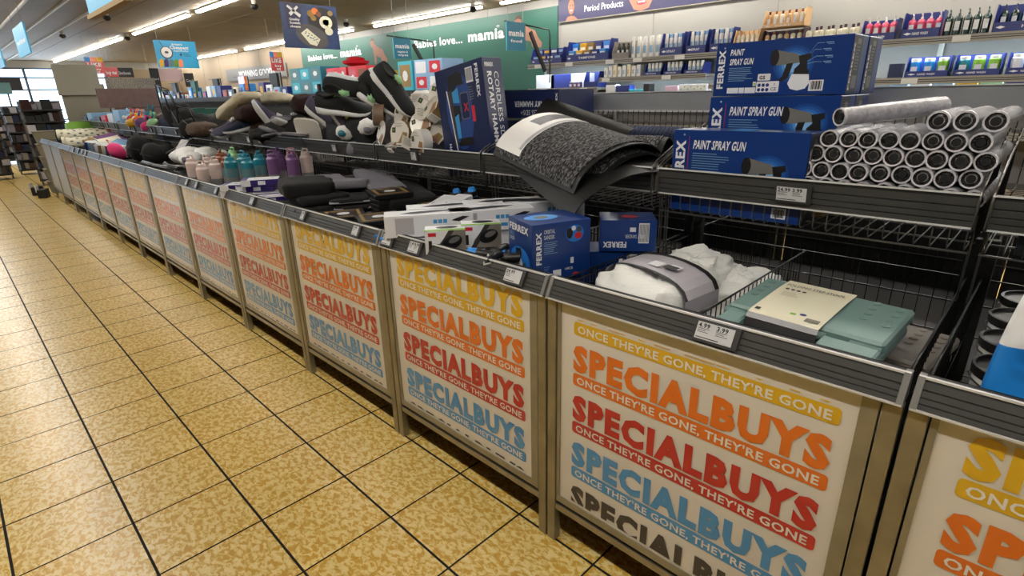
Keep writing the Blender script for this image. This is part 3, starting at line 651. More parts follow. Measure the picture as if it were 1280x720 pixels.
# ================================================================ SECOND BIN: doormats above, tools below
def doormat(label, loc, rot, fold, printed, pile):
    """folded / curled mat built as a thick sheet along a bent path"""
    t = thing('doormat', label, 'doormat', loc, rot, 'black doormats draped over the upper rail')
    mb = MB(); th = .006; W = .58; n = len(fold); ny = 14
    def sheet(off, ins, m, x0=0, x1=1, y0=0.0, y1=1.0, th=.004):
        vs = []; fs = []; pts = fold; k0 = int(x0*(n-1)); k1 = int(x1*(n-1)); P = []
        for i in range(k0, k1+1):
            a = Vector((pts[max(i-1, 0)][0], 0, pts[max(i-1, 0)][1])); b = Vector((pts[min(i+1, n-1)][0], 0, pts[min(i+1, n-1)][1])); d = (b-a).normalized(); nn = Vector((-d.z, 0, d.x)); P.append((Vector((pts[i][0], 0, pts[i][1])), nn))
        for s_ in (off, off+th):
            for p, nn in P:
                for j in range(ny+1): y = -W/2+ins+(W-2*ins)*(y0+(y1-y0)*j/ny); vs.append(p+nn*s_+Vector((0, y, 0)))
        r = len(P); N = ny+1
        for i in range(r-1):
            for j in range(ny):
                a = i*N+j; fs.append((a, a+N, a+N+1, a+1)); b = r*N+a; fs.append((b, b+1, b+N+1, b+N))
        for j in range(ny): fs += [(j, j+1, r*N+j+1, r*N+j), ((r-1)*N+j+1, (r-1)*N+j, (2*r-1)*N+j, (2*r-1)*N+j+1)]
        for i in range(r-1): a = i*N; fs.append((a, r*N+a, r*N+a+N, a+N)); a += ny; fs.append((a, a+N, r*N+a+N, r*N+a))
        return MB().add(vs, fs, m, False)
    sheet(0, 0, 'rubber').build('rubber_backing', t)
    if pile: sheet(.004, .022, 'matpile', .06, 1, th=.005).build('pile', t)
    if printed:
        s_ = sheet(.0095, .0, 'white', .12, .72, .66, .985, .001).build('paper_band', t)
        sheet(.0108, .0, 'dgrey', .34, .62, .76, .90, .0006).build('band_print', s_)
        sheet(.0108, .0, 'sleeve', .13, .70, .67, .70, .0006).build('band_stripe', s_)
    return t
def arc(pts, n=24):
    """smooth a coarse path"""
    out = []
    for i in range(n+1):
        t = i/n*(len(pts)-1); k = min(int(t), len(pts)-2); f = t-k
        p0 = pts[max(k-1, 0)]; p1 = pts[k]; p2 = pts[k+1]; p3 = pts[min(k+2, len(pts)-1)]
        out.append(tuple(.5*((2*b)+(-a+c)*f+(2*a-5*b+4*c-d)*f*f+(-a+3*b-3*c+d)*f**3) for a, b, c, d in zip(p0, p1, p2, p3)))
    return out
# local x points away from the aisle, y along the row
doormat('black doormat with white paper band, draped over the upper rail on top', (.55, .43, 1.205), (R(9), 0, R(-15)), arc([(-.115, -.055), (-.085, .01), (-.01, .065), (.09, .098), (.20, .095), (.27, .055), (.28, .01), (.22, -.01)]), True, True)
doormat('dark grey doormat with its corner hanging lowest below the upper rail', (.54, .34, 1.15), (R(9), 0, R(-27)), arc([(-.125, -.075), (-.08, -.01), (.02, .045), (.12, .07), (.25, .065)]), False, False)
doormat('black doormat just under the paper-banded one, curling at its right end', (.56, .41, 1.18), (R(8), 0, R(-12)), arc([(-.10, -.06), (-.03, .02), (.06, .07), (.18, .08), (.255, .04), (.24, .0)]), False, True)
doormat('plain black rubber sheet standing up behind the banded doormat', (.80, .60, 1.17), (R(12), R(0), R(-12)), arc([(.0, .0), (.03, .10), (.075, .17), (.11, .19)]), False, False)
doormat('crumpled black doormat in the fold at the right of the pile', (.68, .36, 1.13), (0, R(-6), R(12)), arc([(-.05, .02), (.0, .09), (.08, .13), (.14, .09), (.10, .04), (.04, .05)]), False, True)

def hammer_carton():
    w_, d, h = .36, .115, .42; mb = MB(); mb.box(-w_/2, w_/2, 0, d, 0, h, 'navyd', bev=.0015); o = (-w_/2, 0, 0)
    mb.disc(o, X_, Z_, .16, .25, .10, .15, mat('drill_glow', '#24407f', .35), .0004, 24)
    S = lambda pts, m, f=.001: mb.shape(o, X_, Z_, pts, m, f)
    S([(.085, .33), (.10, .385), (.17, .40), (.205, .385), (.21, .345), (.16, .345), (.13, .325)], 'black'); S([(.085, .33), (.118, .335), (.115, .10), (.090, .12)], 'inkd', .0012)
    S([(.075, .335), (.083, .335), (.12, .03), (.114, .03)], 'offw', .0014); S([(.118, .325), (.165, .338), (.168, .28), (.12, .285)], 'blue', .0014); S([(.118, .23), (.15, .24), (.15, .14), (.125, .13)], 'blue', .0014)
    S([(.115, .20), (.165, .21), (.165, .27), (.115, .275)], 'black', .0012); mb.rrect(o, X_, Z_, .175, .215, .235, .315, .01, 'pgrey', .0012); mb.rrect(o, X_, Z_, .178, .218, .232, .312, .01, 'navyd', .0013)
    mb.text('X', o, X_, Z_, .195, .245, .03, 'redp', None, .03, .0016); mb.rrect(o, X_, Z_, .12, .115, .235, .145, .012, 'black', .0014)
    mb.plate(o, X_, Z_, .235, .345, .285, .40, 'offw')
    for i in range(12): mb.plate(o, X_, Z_, .239+i*.0036, .352, .2408+i*.0036, .396, 'ink', .001)
    mb.rrect(o, X_, Z_, .25, .20, .272, .26, .002, 'redp'); mb.lines(o, X_, Z_, .245, .33, .04, 6, 'pgrey', .009, .003); mb.lines(o, X_, Z_, .16, .06, .14, 4, 'sky', .010, .002)
    mb.text('HAMMER', Vector(o)+Vector((.045, 0, .13)), (0, 0, -1), X_, 0, 0, .018, 'offw', .10, .03); mb.text('FERREX', Vector(o)+Vector((.305, 0, .405)), (0, 0, -1), X_, 0, 0, .02, 'offw', .12, .038)
    e = (w_/2, 0, 0)
    mb.text('FERREX', Vector(e)+Vector((0, .012, h-.032)), Y_, Z_, 0, 0, .014, 'offw', .05, .038)
    mb.text('ROTARY HAMMER', Vector(e)+Vector((0, .022, h-.05)), (0, 0, -1), Y_, 0, 0, .026, 'offw', .30, .03); mb.text('CORDLESS SDS+', Vector(e)+Vector((0, .062, h-.05)), (0, 0, -1), Y_, 0, 0, .026, 'offw', .28, .0)
    return mb
carton('hammer_drill_carton', 'dark blue rotary hammer carton standing upright beside the tape packs', hammer_carton(), (.64, 1.04, 1.075), -92, 'dark blue rotary hammer cartons', ry=-8).scale = (1, 1, 1.19)
def hammer_flat():
    w_, d, h = .42, .30, .13; mb = MB(); mb.box(-w_/2, w_/2, 0, d, 0, h, 'navyd', bev=.0015); o = (-w_/2, 0, 0)
    q = Vector((w_/2-.02, 0, h-.02)); a = (-1, 0, 0); b = (0, 0, -1)
    mb.text('CORDLESS SDS+', q+Vector((-.01, 0, -.045-.0)), a, b, 0, 0.028, .024, 'offw', .20, .0); mb.text('ROTARY HAMMER', q+Vector((-.01, 0, -.055)), a, b, 0, -.022, .026, 'offw', .24, .03)
    mb.text('FERREX', Vector((w_/2-.008, 0, .015)), Z_, (-1, 0, 0), 0, 0, .010, 'offw', .1, .038)
    mb.shape(o, X_, Z_, [(.02, .09), (.045, .115), (.10, .10), (.09, .03), (.05, .02), (.03, .05)], 'black'); mb.text('X', o, X_, Z_, .05, .07, .022, 'redp', None, .03, .0016); mb.shape(o, X_, Z_, [(.055, .05), (.085, .055), (.08, .03), (.06, .03)], 'blue', .0015)
    return mb
carton('hammer_drill_carton', 'dark blue rotary hammer carton lying upside down behind the doormats', hammer_flat(), (.93, .955, 1.325), -86, 'dark blue rotary hammer cartons')
carton('hammer_drill_carton', 'dark blue rotary hammer carton underneath the upside down one', hammer_flat(), (.94, .92, 1.18), -90, 'dark blue rotary hammer cartons')

def sander_carton():
    w_, d, h = .215, .17, .19; mb = MB(); mb.box(-w_/2, w_/2, 0, d, 0, h, 'navy', bev=.0015)
    def face(o, ux, W, brand_v):
        mb.disc(o, ux, Z_, W*.42, h*.28, W*.36, h*.24, mat('sander_glow', '#1e6fc4', .35), .0004, 20)
    o = (-w_/2, 0, 0)
    mb.text('FERREX', Vector(o)+Vector((.032, 0, .06)), Z_, (-1, 0, 0), 0, 0, .018, 'offw', .105, .038)
    mb.text('ORBITAL', o, X_, Z_, .042, h-.032, .013, 'offw', .040, .0); mb.text('SANDER', o, X_, Z_, .042, h-.050, .013, 'offw', .038, .0); mb.lines(o, X_, Z_, .042, h-.06, .05, 7, 'sky', .006, .0014)
    mb.disc(o, X_, Z_, .155, h-.042, .034, .028, mat('sander_glow', '#1e6fc4', .35), .0004); mb.disc(o, X_, Z_, .135, h-.040, .012, .018, 'black', .001); mb.disc(o, X_, Z_, .168, h-.05, .014, .011, 'redp', .001); mb.disc(o, X_, Z_, .15, h-.025, .008, .008, 'offw', .0012); mb.disc(o, X_, Z_, .17, h-.03, .009, .009, 'inkd', .001)
    mb.plate(o, X_, Z_, .075, .008, .105, .035, 'offw'); mb.plate(o, X_, Z_, .14, .05, .152, .07, 'offw'); mb.text('CE', o, X_, Z_, .135, .03, .008, 'offw'); mb.text('UK', o, X_, Z_, .12, .03, .008, 'offw')
    mb.lines(o, X_, Z_, .042, .05, .025, 5, 'sky', .006, .0012); mb.disc(o, X_, Z_, .16, .012, .012, .006, 'redp')
    e = (-w_/2, d, 0)                                      # the face towards the far end of the row (-X local)
    ux = (0, -1, 0)
    mb.text('FERREX', e, ux, Z_, .012, h-.036, .022, 'offw', .135, .038); mb.text('ORBITAL', e, ux, Z_, .012, h-.056, .012, 'sky', .035, .0); mb.text('SANDER', e, ux, Z_, .012, h-.072, .012, 'offw', .035, .0)
    mb.disc(e, ux, Z_, .085, .055, .07, .05, mat('sander_glow', '#1e6fc4', .35), .0004, 20)
    mb.shape(e, ux, Z_, [(.055, .095), (.09, .10), (.098, .085), (.09, .06), (.06, .06)], 'black', .001); mb.shape(e, ux, Z_, [(.045, .03), (.055, .065), (.095, .065), (.105, .05), (.10, .02), (.05, .015)], 'offw', .0012); mb.shape(e, ux, Z_, [(.10, .05), (.125, .06), (.132, .04), (.115, .03)], 'inkd', .0012); mb.disc(e, ux, Z_, .075, .008, .035, .006, 'black', .001)
    mb.disc((-w_/2, 0, h), X_, Y_, .08, .09, .06, .04, 'glow', .001); mb.disc((-w_/2, 0, h), X_, Y_, .08, .09, .025, .02, 'pgrey', .0014)
    return mb
carton('orbital_sander_carton', 'blue orbital sander carton standing at the front of the bin', sander_carton(), (.185, .095, .865), -20, cat='carton')
def sheet_carton():
    w_, d, h = .19, .14, .11; mb = MB(); mb.box(-w_/2, w_/2, 0, d, 0, h, 'navy', bev=.0015); o = (-w_/2, 0, 0)
    mb.text('FERREX', Vector((.09-.02, 0, .034)), (-1, 0, 0), (0, 0, -1), -.0+.075, 0, .02, 'offw', .08, .038); mb.text('SHEET SANDER', Vector((.09-.0, 0, .06)), (-1, 0, 0), (0, 0, -1), .03, 0, .013, 'offw', .07, .0)
    mb.plate(o, X_, Z_, .13, .03, .165, .10, 'offw')
    for i in range(9): mb.plate(o, X_, Z_, .133+i*.0035, .034, .1346+i*.0035, .096, 'ink', .001)
    mb.plate(o, X_, Z_, .10, .07, .12, .085, 'offw'); mb.plate((-w_/2, 0, h), X_, Y_, .05, .03, .13, .09, 'navyd'); mb.disc((-w_/2, 0, h), X_, Y_, .10, .06, .03, .02, 'redp', .001)
    strip_end(mb, (w_/2, 0, 0), Y_, Z_, d, h); return mb
carton('sheet_sander_carton', 'small blue sheet sander carton lying behind the orbital sander carton', sheet_carton(), (.45, .02, .915), -52, cat='carton')
carton('sheet_sander_carton', 'blue carton edge underneath the small sheet sander carton', sheet_carton(), (.44, .055, .80), -48, cat='carton')
def white_carton(w_=.34, d=.10, h=.085):
    mb = MB(); mb.box(-w_/2, w_/2, 0, d, 0, h, 'offw', bev=.0015); o = (-w_/2, 0, 0)
    for i in range(3):
        mb.plate(o, X_, Z_, .185+i*.019, h*.56, .200+i*.019, h*.74, 'blue')
    mb.plate(o, X_, Z_, .187, h*.2, .193, h*.42, 'blue'); mb.plate(o, X_, Z_, .205, h*.2, .232, h*.36, 'blue')
    mb.shape(o, X_, Z_, [(.255, h*.66), (.285, h*.60), (.31, h*.72), (.325, h*.8), (.30, h*.84), (.27, h*.74)], 'black'); mb.plate(o, X_, Z_, .265, h*.2, .275, h*.4, 'pgrey'); mb.plate(o, X_, Z_, .285, h*.25, .31, h*.38, 'pgrey')
    mb.plate(o, X_, Z_, .04, .01, .11, h-.01, 'sleeve', .0005)
    e = (-w_/2, d, 0)
    for i in range(10): mb.plate(e, (0, -1, 0), Z_, .025+i*.004, .012, .027+i*.004, h*.55, 'ink', .001)
    mb.lines(e, (0, -1, 0), Z_, .02, h*.85, .05, 3, 'ink', .006, .0015)
    tq = (-w_/2, 0, h); mb.shape(tq, X_, Y_, [(.06, .03), (.12, .02), (.24, .045), (.27, .065), (.20, .075), (.10, .06)], 'dgrey'); return mb
for x, y, z, rz, l in ((.12, .70, .925, -24, 'front left, beside the long tilted pack'), (.335, .575, .925, -24, 'front right, behind the mouse boxes'), (.26, .75, .925, -24, 'behind the front left one'),
        (.46, .63, .93, -24, 'behind the front right one'), (.16, .64, .835, -20, 'under the front left one'), (.40, .55, .84, -24, 'under the front right one'), (.56, .50, .93, -30, 'rearmost under the doormats')):
    carton('white_tool_carton', 'long white tool carton with blue icons, '+l, white_carton(), (x, y, z), rz-10, 'long white tool cartons')
def mouse_box():
    w_, d, h = .145, .085, .085; mb = MB(); mb.box(-w_/2, w_/2, 0, d, 0, h, 'offw', bev=.001); o = (-w_/2, 0, 0)
    mb.shape(o, X_, Z_, [(.035, .0), (w_, .0), (w_, h), (.09, h), (.045, .03)], 'greypl', .0004); mb.shape(o, X_, Z_, [(.03, .0), (.05, .0), (.105, h), (.085, h)], 'inkd', .0006)
    mb.disc(o, X_, Z_, .098, .042, .036, .024, 'black', .001, 16, .4); mb.disc(o, X_, Z_, .104, .05, .022, .010, 'pgrey', .0014, 12, .4); mb.plate(o, X_, Z_, .012, .012, .024, .05, 'ink'); mb.plate(o, X_, Z_, .012, .065, .04, .078, 'redp')
    e = (-w_/2, d, 0); mb.disc(e, (0, -1, 0), Z_, .045, .04, .022, .030, 'black'); mb.plate(e, (0, -1, 0), Z_, 0, h-.012, d, h, 'greenp')
    tq = (-w_/2, 0, h); mb.plate(tq, X_, Y_, 0, 0, w_, .022, 'greenp'); mb.disc(tq, X_, Y_, .08, .05, .04, .020, 'black', .001); return mb
carton('mouse_box', 'white and green computer mouse box, left one behind the blue torch', mouse_box(), (.055, .525, .90), -38, 'computer mouse boxes')
carton('mouse_box', 'white and green computer mouse box, right one against the wire divider', mouse_box(), (.185, .475, .905), -38, 'computer mouse boxes')
carton('mouse_box', 'white and green mouse box lying lowest by the rail', mouse_box(), (.10, .62, .82), -30, 'computer mouse boxes')
carton('mouse_box', 'white and green mouse box under the right one', mouse_box(), (.19, .48, .815), -40, 'computer mouse boxes')
def saw_pack(label, loc, rz, ry, col):
    t = thing('long_tool_pack', label, 'tool pack', loc, (0, R(ry), R(rz)), 'long tilted tool packs')
    MB().box(0, .46, -.04, .04, 0, .03, 'offw', bev=.002).build('card', t)
    MB().box(-.07, .0, -.038, .038, .002, .028, col, bev=.003).build('end_cap', t); MB().box(.46, .52, -.02, .02, .004, .03, 'black', bev=.003).build('handle', t); MB().lathe([(.0, 0), (.018, 0), (.02, .03), (.014, .045)], 10, 'btblue', (.51, 0, 0)).build('knob', t)
    mb = MB(); mb.disc((0, -.04, .0301), X_, Y_, .16, .05, .012, .012, 'redp', .001); mb.disc((0, -.04, .0301), X_, Y_, .16, .05, .007, .007, 'offw', .0014); mb.lines((0, -.04, .0301), X_, Y_, .25, .06, .1, 3, 'inkd', .012, .004); mb.text('RASP SAW', (0, -.04, .0301), X_, Y_, .28, .02, .014, 'inkd', .1) if 0 else None; mb.build('print', t)
saw_pack('long white tool pack with a red round mark, tilted across the white cartons', (.07, .84, .90), 12, -10, 'btblue')
saw_pack('long grey tool pack lying behind the one with the red mark', (.08, .90, .90), 18, -8, 'btblue')
t = thing('torch', 'black torch with a bright blue cap, behind the front rail', 'torch', (.055, .40, .925), (0, 0, R(-66)))
rm = Matrix.Rotation(R(90), 4, 'Y')
MB().lathe([(.02, .03), (.018, .05), (.014, .07), (.014, .16), (.017, .17), (.017, .18)], 12, 'black', mtx=rm).build('barrel', t)
MB().lathe([(.012, -.004), (.020, .0), (.021, .03), (.02, .032)], 12, 'btblue', mtx=rm).build('cap', t)
for i, (x, y, z, rz) in enumerate(((.07, .28, .93, 20), (.12, .22, .925, -40), (.05, .20, .90, 60), (.15, .33, .93, 10))):
    t = thing('small_tool', 'small black and '+['blue tool just right of the blue capped torch', 'silver tool touching the sander carton', 'white tool by the rail tag', 'blue tool behind the torch'][i], 'tool', (x, y, z), (0, 0, R(rz)), 'loose small tools')
    MB().tube([(-.06, 0, 0), (-.03, 0, .004), (.02, 0, .006), (.05, 0, .0)], [.008, .016, .014, .006], 'black', 8).build('grip', t)
    MB().tube([(.045, 0, 0), (.09, .01, .0)], .006, ['btblue', 'chrome', 'offw', 'btblue'][i], 6).build('tip', t)
    MB().tube([(-.065, -.012, 0), (-.09, .0, .0), (-.065, .012, 0)], .003, 'chrome', 5).build('loop', t)
for i, (y, z) in enumerate(((.78, .70), (.55, .70), (.30, .68), (.12, .72))):
    carton('plain_carton', ['white carton deep under the long packs', 'white carton deep under the mouse boxes', 'grey carton deep beneath the torch', 'dark blue carton under the orbital sander carton'][i], MB().box(-.1, .1, 0, .28, 0, .13 if i < 3 else .14, ['offw', 'offw', 'greypl', 'navyd'][i], bev=.002), (.09, y, z), -90, 'cartons filling the second bin')

# ================================================================ THIRD BIN lower: flat black boxes;  upper: tape packs
def frame_box(label, loc, rz, rx=0):
    t = thing('flat_black_box', label, 'box', loc, (R(rx), 0, R(rz)), 'flat black picture boxes')
    MB().box(-.10, .10, -.075, .075, 0, .022, 'black', bev=.002).build('box_body', t)
    mb = MB(); o = (-.1, -.075, .022); mb.plate(o, X_, Y_, .02, .02, .18, .13, 'kraft'); mb.plate(o, X_, Y_, .035, .032, .165, .118, 'black', .001); mb.disc(o, X_, Y_, .10, .075, .03, .02, 'offw', .0014); mb.lines(o, X_, Y_, .05, .115, .05, 2, 'kraft', .006, .002, .0014); mb.build('cover_print', t)
pl_ = 0
for (x, y, n, rz, w2) in ((.13, 1.40, 6, -22, 'left stack'), (.21, 1.21, 6, -20, 'middle stack'), (.42, 1.42, 9, -12, 'rear stack'), (.55, 1.20, 6, -30, 'far rear stack')):
    for k in range(n):
        frame_box('flat black box with gold bordered cover, '+w2+(', topmost' if k == n-1 else ', %s from the top' % ['topmost', 'second', 'third', 'fourth', 'fifth', 'sixth', 'seventh', 'eighth', 'lowest'][n-1-k]), (x+random.uniform(-.006, .006), y+random.uniform(-.006, .006), .775+.0225*k+(.01 if k == n-1 else 0)), rz+random.uniform(-5, 5), 5 if k == n-1 else 0)
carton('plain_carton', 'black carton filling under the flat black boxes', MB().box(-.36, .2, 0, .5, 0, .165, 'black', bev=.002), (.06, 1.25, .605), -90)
for x, y, l in ((.05, 1.12, 'left'), (.07, .97, 'right')):
    t = thing('brass_fitting', 'small brass and white fitting pack near the rail, '+l, 'fitting', (x, y, .89), (0, 0, R(-30)), 'brass fitting packs')
    MB().box(-.04, .04, -.03, .03, 0, .012, 'kraft', bev=.002).build('card', t); MB().lathe([(.01, .012), (.014, .02), (.008, .03)], 10, 'gold').build('knob', t)
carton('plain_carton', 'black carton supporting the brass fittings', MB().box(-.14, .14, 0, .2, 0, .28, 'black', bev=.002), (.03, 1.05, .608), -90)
def tape_pack(label, loc, rot, c, big=False):
    t = thing('tape_roll', label, 'tape', loc, rot, 'white carded tape rolls'); r = .052; t.scale = (1.18, 1.18, 1.1)
    mb = MB(); mb.lathe([(r, -.024), (r, .024)], 20, c); mb.lathe([(r*.72, .024), (r*.72, -.024)], 20, 'taupe'); mb.lathe([(r, .024), (r*.72, .024)], 20, c); mb.lathe([(r*.72, -.024), (r, -.024)], 20, c)
    mb.f = mb.f[:]; mb2 = MB()
    for f, i, s_ in zip(mb.f, mb.mi, mb.sm):
        if len(f) <= 4: mb2.f.append(f); mb2.mi.append(i); mb2.sm.append(s_)
    mb2.v = mb.v; mb2.ms = mb.ms; mb2.build('tape', t)
    q = MB()
    pts = [(r*1.02*math.cos(R(a)), r*1.02*math.sin(R(a))) for a in range(-20, 201, 20)]+[(-r*.9, -r*.8), (r*.9, -r*.8)]
    q.add([(x, y, .0255) for x, y in pts]+[(x, y, .0268) for x, y in pts], [tuple(range(len(pts)-1, -1, -1)), tuple(range(len(pts), 2*len(pts)))]+[(i, (i+1) % len(pts), len(pts)+(i+1) % len(pts), len(pts)+i) for i in range(len(pts))], 'paper')
    cd = q.build('card', t)
    q = MB(); o = (0, 0, .0269); q.plate(o, X_, Y_, -.042, .0, -.022, .022, 'ink'); q.plate(o, X_, Y_, -.036, .006, -.028, .017, 'limeb', .001); q.shape(o, X_, Y_, [(-.005, -.042), (.04, -.042), (.045, .0), (.02, .004)], 'kraft'); q.shape(o, X_, Y_, [(.01, -.042), (.03, -.042), (.03, -.012), (.018, -.01)], 'skin', .001); q.lines(o, X_, Y_, -.03, .04, .06, 3, 'ink', .007, .0014); q.build('card_print', cd)
    MB().box(-.018, .018, -.052, -.045, -.024, .026, 'white').build('band', t)
tps = [(.60, 1.52, 1.255, 80, 0, -75, 'kraft'), (.60, 1.68, 1.25, 75, 20, -110, 'inkd'), (.66, 1.42, 1.30, 60, -20, -60, 'gold'), (.68, 1.60, 1.34, 85, 15, -90, 'gold'), (.62, 1.76, 1.34, 85, -10, -130, 'taupe'), (.74, 1.48, 1.38, 70, 25, -70, 'white'),
       (.70, 1.36, 1.27, 90, 35, -60, 'white'), (.60, 1.36, 1.22, 90, 0, -95, 'white'), (.80, 1.55, 1.34, 60, 10, -90, 'gold'), (.68, 1.34, 1.37, 50, -30, -80, 'kraft'), (.62, 1.60, 1.19, 40, 0, -90, 'inkd'), (.76, 1.38, 1.44, 65, 12, -50, 'white'), (.72, 1.66, 1.25, 20, 0, -90, 'kraft'), (.70, 1.50, 1.20, 15, 0, -60, 'white'), (.82, 1.42, 1.28, 30, 0, -60, 'white')]
wh = ['front centre with the rounded card facing out', 'front, with the card turned aside left of centre', 'above and right of the front card', 'gold one high in the middle of the heap', 'brown one standing at the upper left of the heap', 'tilted white one near the hammer carton top', 'right side touching the hammer carton', 'low right by the rail under the hammer carton', 'gold one at the back of the heap', 'tan one leaning on the hammer carton', 'dark one lowest at the rail', 'uppermost white one of the heap', 'tan one buried in the middle', 'white one buried low', 'white one buried at the back']
for (x, y, z, rx, ry, rz, c), l in zip(tps, wh): tape_pack('carded tape roll, '+l, (x, y, z), (R(rx), R(ry), R(rz)), c)
for i, (x, y, z, rz) in enumerate(((.74, 1.55, 1.42, 30), (.66, 1.40, 1.35, 60), (.80, 1.36, 1.47, 20), (.58, 1.44, 1.20, 80))):
    t = thing('instruction_card', 'white printed card '+['among the tape rolls, top', 'beside the gold tape', 'against the hammer carton', 'at the rail under the tape rolls'][i], 'card', (x, y, z), (R(60), R(10*i), R(rz-90)), 'white cards in the tape heap')
    MB().box(-.05, .05, -.035, .035, 0, .003, 'paper').build('card_sheet', t); MB().lines((-.05, -.035, .003), X_, Y_, .01, .06, .07, 5, 'inkd', .009, .002).build('print', t)

# ================================================================ RIGHTMOST BIN: paint tubs and a blue bag
def tub(label, loc, s=1.0):
    t = thing('paint_tub', label, 'tub', loc, group='white paint tubs with black lids'); t.scale = (s, s, s)
    MB().lathe([(.062, 0), (.066, .004), (.07, .12)], 20, 'white').build('tub_body', t)
    MB().lathe([(.073, .112), (.074, .122), (.074, .132), (.068, .133), (.066, .126), (.0, .126)], 24, 'black').build('lid', t)
    MB().tube([(.074*math.cos(a), .074*math.sin(a), .118-.02*math.sin(a/2)) for a in [math.pi*i/8 for i in range(9)]], .002, 'wirel', 5).build('handle', t)
tub('white paint tub with black lid beside the blue bag, nearest the rail', (.27, -1.015, .765)); tub('white paint tub with black lid, second back beside the wire divider', (.44, -1.01, .765)); tub('white paint tub with black lid, third back in the right bin', (.62, -1.01, .765)); tub('white paint tub with black lid behind the blue bag', (.40, -1.20, .765)); tub('white paint tub with black lid, rearmost in the right bin', (.80, -1.02, .765))
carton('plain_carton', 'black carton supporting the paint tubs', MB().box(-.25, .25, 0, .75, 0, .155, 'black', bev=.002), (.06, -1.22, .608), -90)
t = thing('blue_bag', 'tall white and blue pouch with a round bubble print, cut by the right edge', 'bag', (.17, -1.065, .80), (R(0), R(6), R(28)))
mb = MB(); prof = []
for i in range(9):
    z = .30*i/8; ww = .105*(1-.35*(i/8)**2); dd = .05*(1-.75*(i/8)); prof.append((z, ww, dd))
n = 16; vs = []
for z, a, b in prof:
    for k in range(n): th = 2*math.pi*k/n; vs.append((b*math.copysign(abs(math.cos(th))**.7, math.cos(th)), a*math.copysign(abs(math.sin(th))**.7, math.sin(th)), z))
mb.add(vs[:n*6], [(i*n+k, i*n+(k+1) % n, (i+1)*n+(k+1) % n, (i+1)*n+k) for i in range(5) for k in range(n)], 'btblue', True)
mb.add(vs[n*5:], [(i*n+k, i*n+(k+1) % n, (i+1)*n+(k+1) % n, (i+1)*n+k) for i in range(3) for k in range(n)]+[tuple(range(3*n, 4*n))], 'white', True); mb.build('pouch', t)
mb = MB(); o = Vector((-.056, .10, .0)); e = Vector((.0, -1, 0)); f = Vector((.085, 0, 1)).normalized()
for x, y, r in ((.045, .20, .015), (.04, .165, .009), (.075, .185, .02), (.10, .22, .012)): mb.disc(o, e, f, x, y, r, r*1.2, 'btblue', .012, 14)
mb.text('POWER', o, e, f, .04, .10, .014, 'white', .07, .03, .008); mb.text('WASH', o, e, f, .04, .065, .03, 'white', .10, .04, .008); mb.text('MAX', o, e, f, .03, .02, .03, 'ink', .09, .04, .008); mb.build('print', t)
for i, (y, z, c) in enumerate(((-1.0, 1.05, 'black'), (-1.12, 1.05, 'offw'), (-1.3, 1.05, 'navyd'))):
    carton('plain_carton', ['black', 'white', 'dark blue'][i]+' carton on the upper tier of the right bin', MB().box(-.05, .05, 0, .2, 0, .2+.04*i, c, bev=.002), (.60, y, z), -90)
# navy pleated bag on the rear tier
t = thing('pleated_bag', 'navy pleated fabric bag in the rear wire tier behind the doormats', 'bag', (1.16, .40, 1.13))
mb = MB()
for k in range(17): mb.tube([(0, -.16+k*.02, .0), (-.02, -.16+k*.02, .05), (-.015, -.16+k*.02, .12), (.02, -.16+k*.02, .15)], .0125, 'navyf', 6)
mb.box(0, .09, -.17, .17, .0, .14, 'navyf', bev=.02); mb.build('pleats', t)
MB().tube([(.0, -.17, .06), (-.01, -.22, .1), (.0, -.25, .06), (.01, -.26, .0)], .02, 'navyf', 8).build('strap', t)

